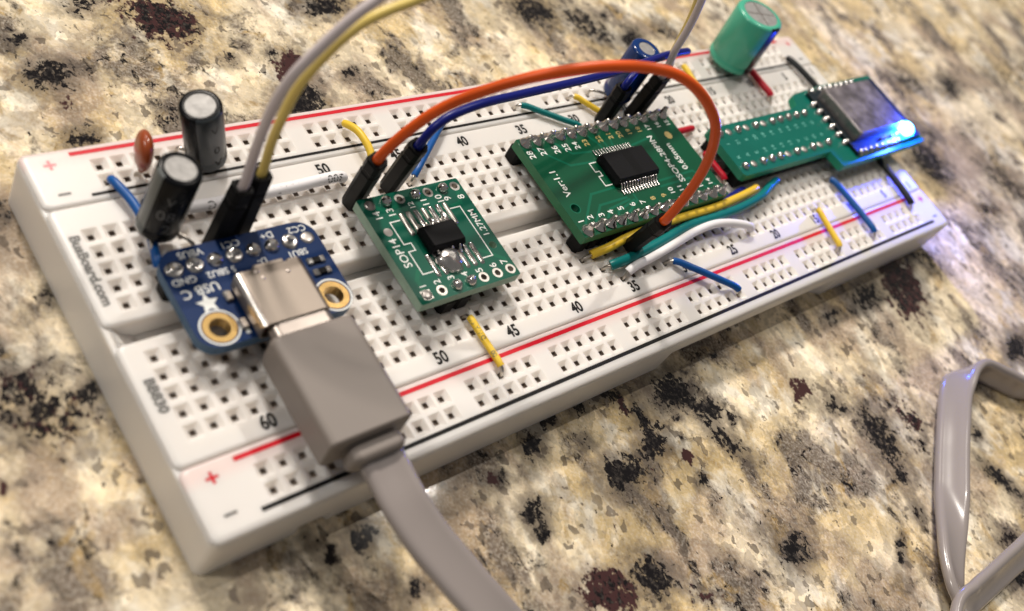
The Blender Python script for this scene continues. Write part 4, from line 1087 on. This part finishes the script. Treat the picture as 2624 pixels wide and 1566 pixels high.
def dupont(label, colour, b0, t0, b1, t1, mids, r=0.67, rot=(0.0, 0.0)):
    t = thing('jumper_lead', b0, label, 'wire')
    a0 = housing(t, b0, t0, rot[0]); a1 = housing(t, b1, t1, rot[1])
    P = [Vector(t0) - a0*0.9, Vector(t0) + a0*0.8] + [Vector(m) for m in mids] + [Vector(t1) + a1*0.8, Vector(t1) - a1*0.9]
    mb = MB(); tube(mb, catmull(P, 8), r, 16); mb.build('insulation', M[colour], t)
    return t

dupont('orange lead arching from behind the small green board over to the larger one', 'w_orange', (-44.3, 10.1, 8.52), (-46.0, 7.7, 21.0), (-3.6, -9.9, 9.6), (-7.35, -12.8, 21.1),
       [(-44.9, 6.9, 26.2), (-42.6, 5.7, 31.5), (-39.7, 4.2, 35.4), (-34.5, 1.4, 40.5), (-28.8, -1.6, 44.2), (-24.1, -4.1, 46.0), (-20.1, -6.2, 46.3), (-15.9, -8.4, 44.7), (-11.8, -10.6, 41.2), (-9.8, -11.6, 38.0), (-8.3, -12.4, 33.5), (-7.5, -12.8, 28.5)], r=0.71, rot=(0.3, 0.2))
dupont('navy blue lead arching low behind the orange one', 'w_navy', (-37.1, 11.4, 8.52), (-39.4, 8.2, 21.6), (10.2, 14.6, 8.55), (8.7, 14.1, 18.4),
       [(-38.6, 8.1, 24.8), (-36.5, 8.4, 26.2), (-31.4, 9.0, 26.95), (-22.7, 10.1, 26.2), (-12.0, 11.4, 25.1), (0.0, 12.9, 24.0), (9.0, 14.1, 23.7), (15.5, 14.9, 23.6), (20.5, 15.5, 23.2), (24.0, 16.3, 22.2), (24.3, 17.4, 20.9), (21.5, 18.0, 20.0), (14.0, 16.4, 20.4)], r=0.63, rot=(0.3, 0.1))
dupont('white lead rising from behind the blue board and leaving the picture at the top', 'w_pink', (-66.0, 8.3, 8.52), (-65.3, 7.5, 21.4), (17.8, 14.6, 8.55), (16.6, 13.6, 20.0),
       [(-65.4, 7.4, 26.5), (-65.4, 7.4, 30.9), (-65.0, 7.45, 35.3), (-64.0, 7.5, 39.0), (-62.5, 7.6, 41.5), (-60.6, 7.8, 44.0), (-58.5, 7.95, 46.5), (-56.6, 8.1, 48.1), (-50, 8.6, 53), (-38, 9.4, 60), (-22, 10.6, 64), (-6, 11.8, 60), (5, 12.6, 50), (10.4, 13.0, 39), (12.5, 13.2, 34.2), (13.6, 13.3, 30.6), (14.4, 13.4, 26.8)], r=0.61)
dupont('pale yellow lead running alongside the white one behind the blue board', 'w_yellow2', (-62.7, 8.9, 8.52), (-62.75, 8.2, 22.3), (20.4, 15.6, 8.55), (19.2, 14.9, 20.0),
       [(-63.0, 8.15, 27.9), (-62.7, 8.2, 32.5), (-62.0, 8.25, 36.8), (-60.6, 8.35, 39.6), (-58.7, 8.5, 42.4), (-56.5, 8.7, 44.4), (-53.5, 8.9, 45.7), (-50.3, 9.1, 46.6), (-44, 9.6, 49), (-34, 10.4, 54), (-20, 11.6, 57), (-4, 13.2, 55), (6, 14.0, 47), (12.4, 14.6, 37), (14.2, 14.6, 33), (15.6, 14.6, 28.5), (17.0, 14.7, 24)], r=0.58)
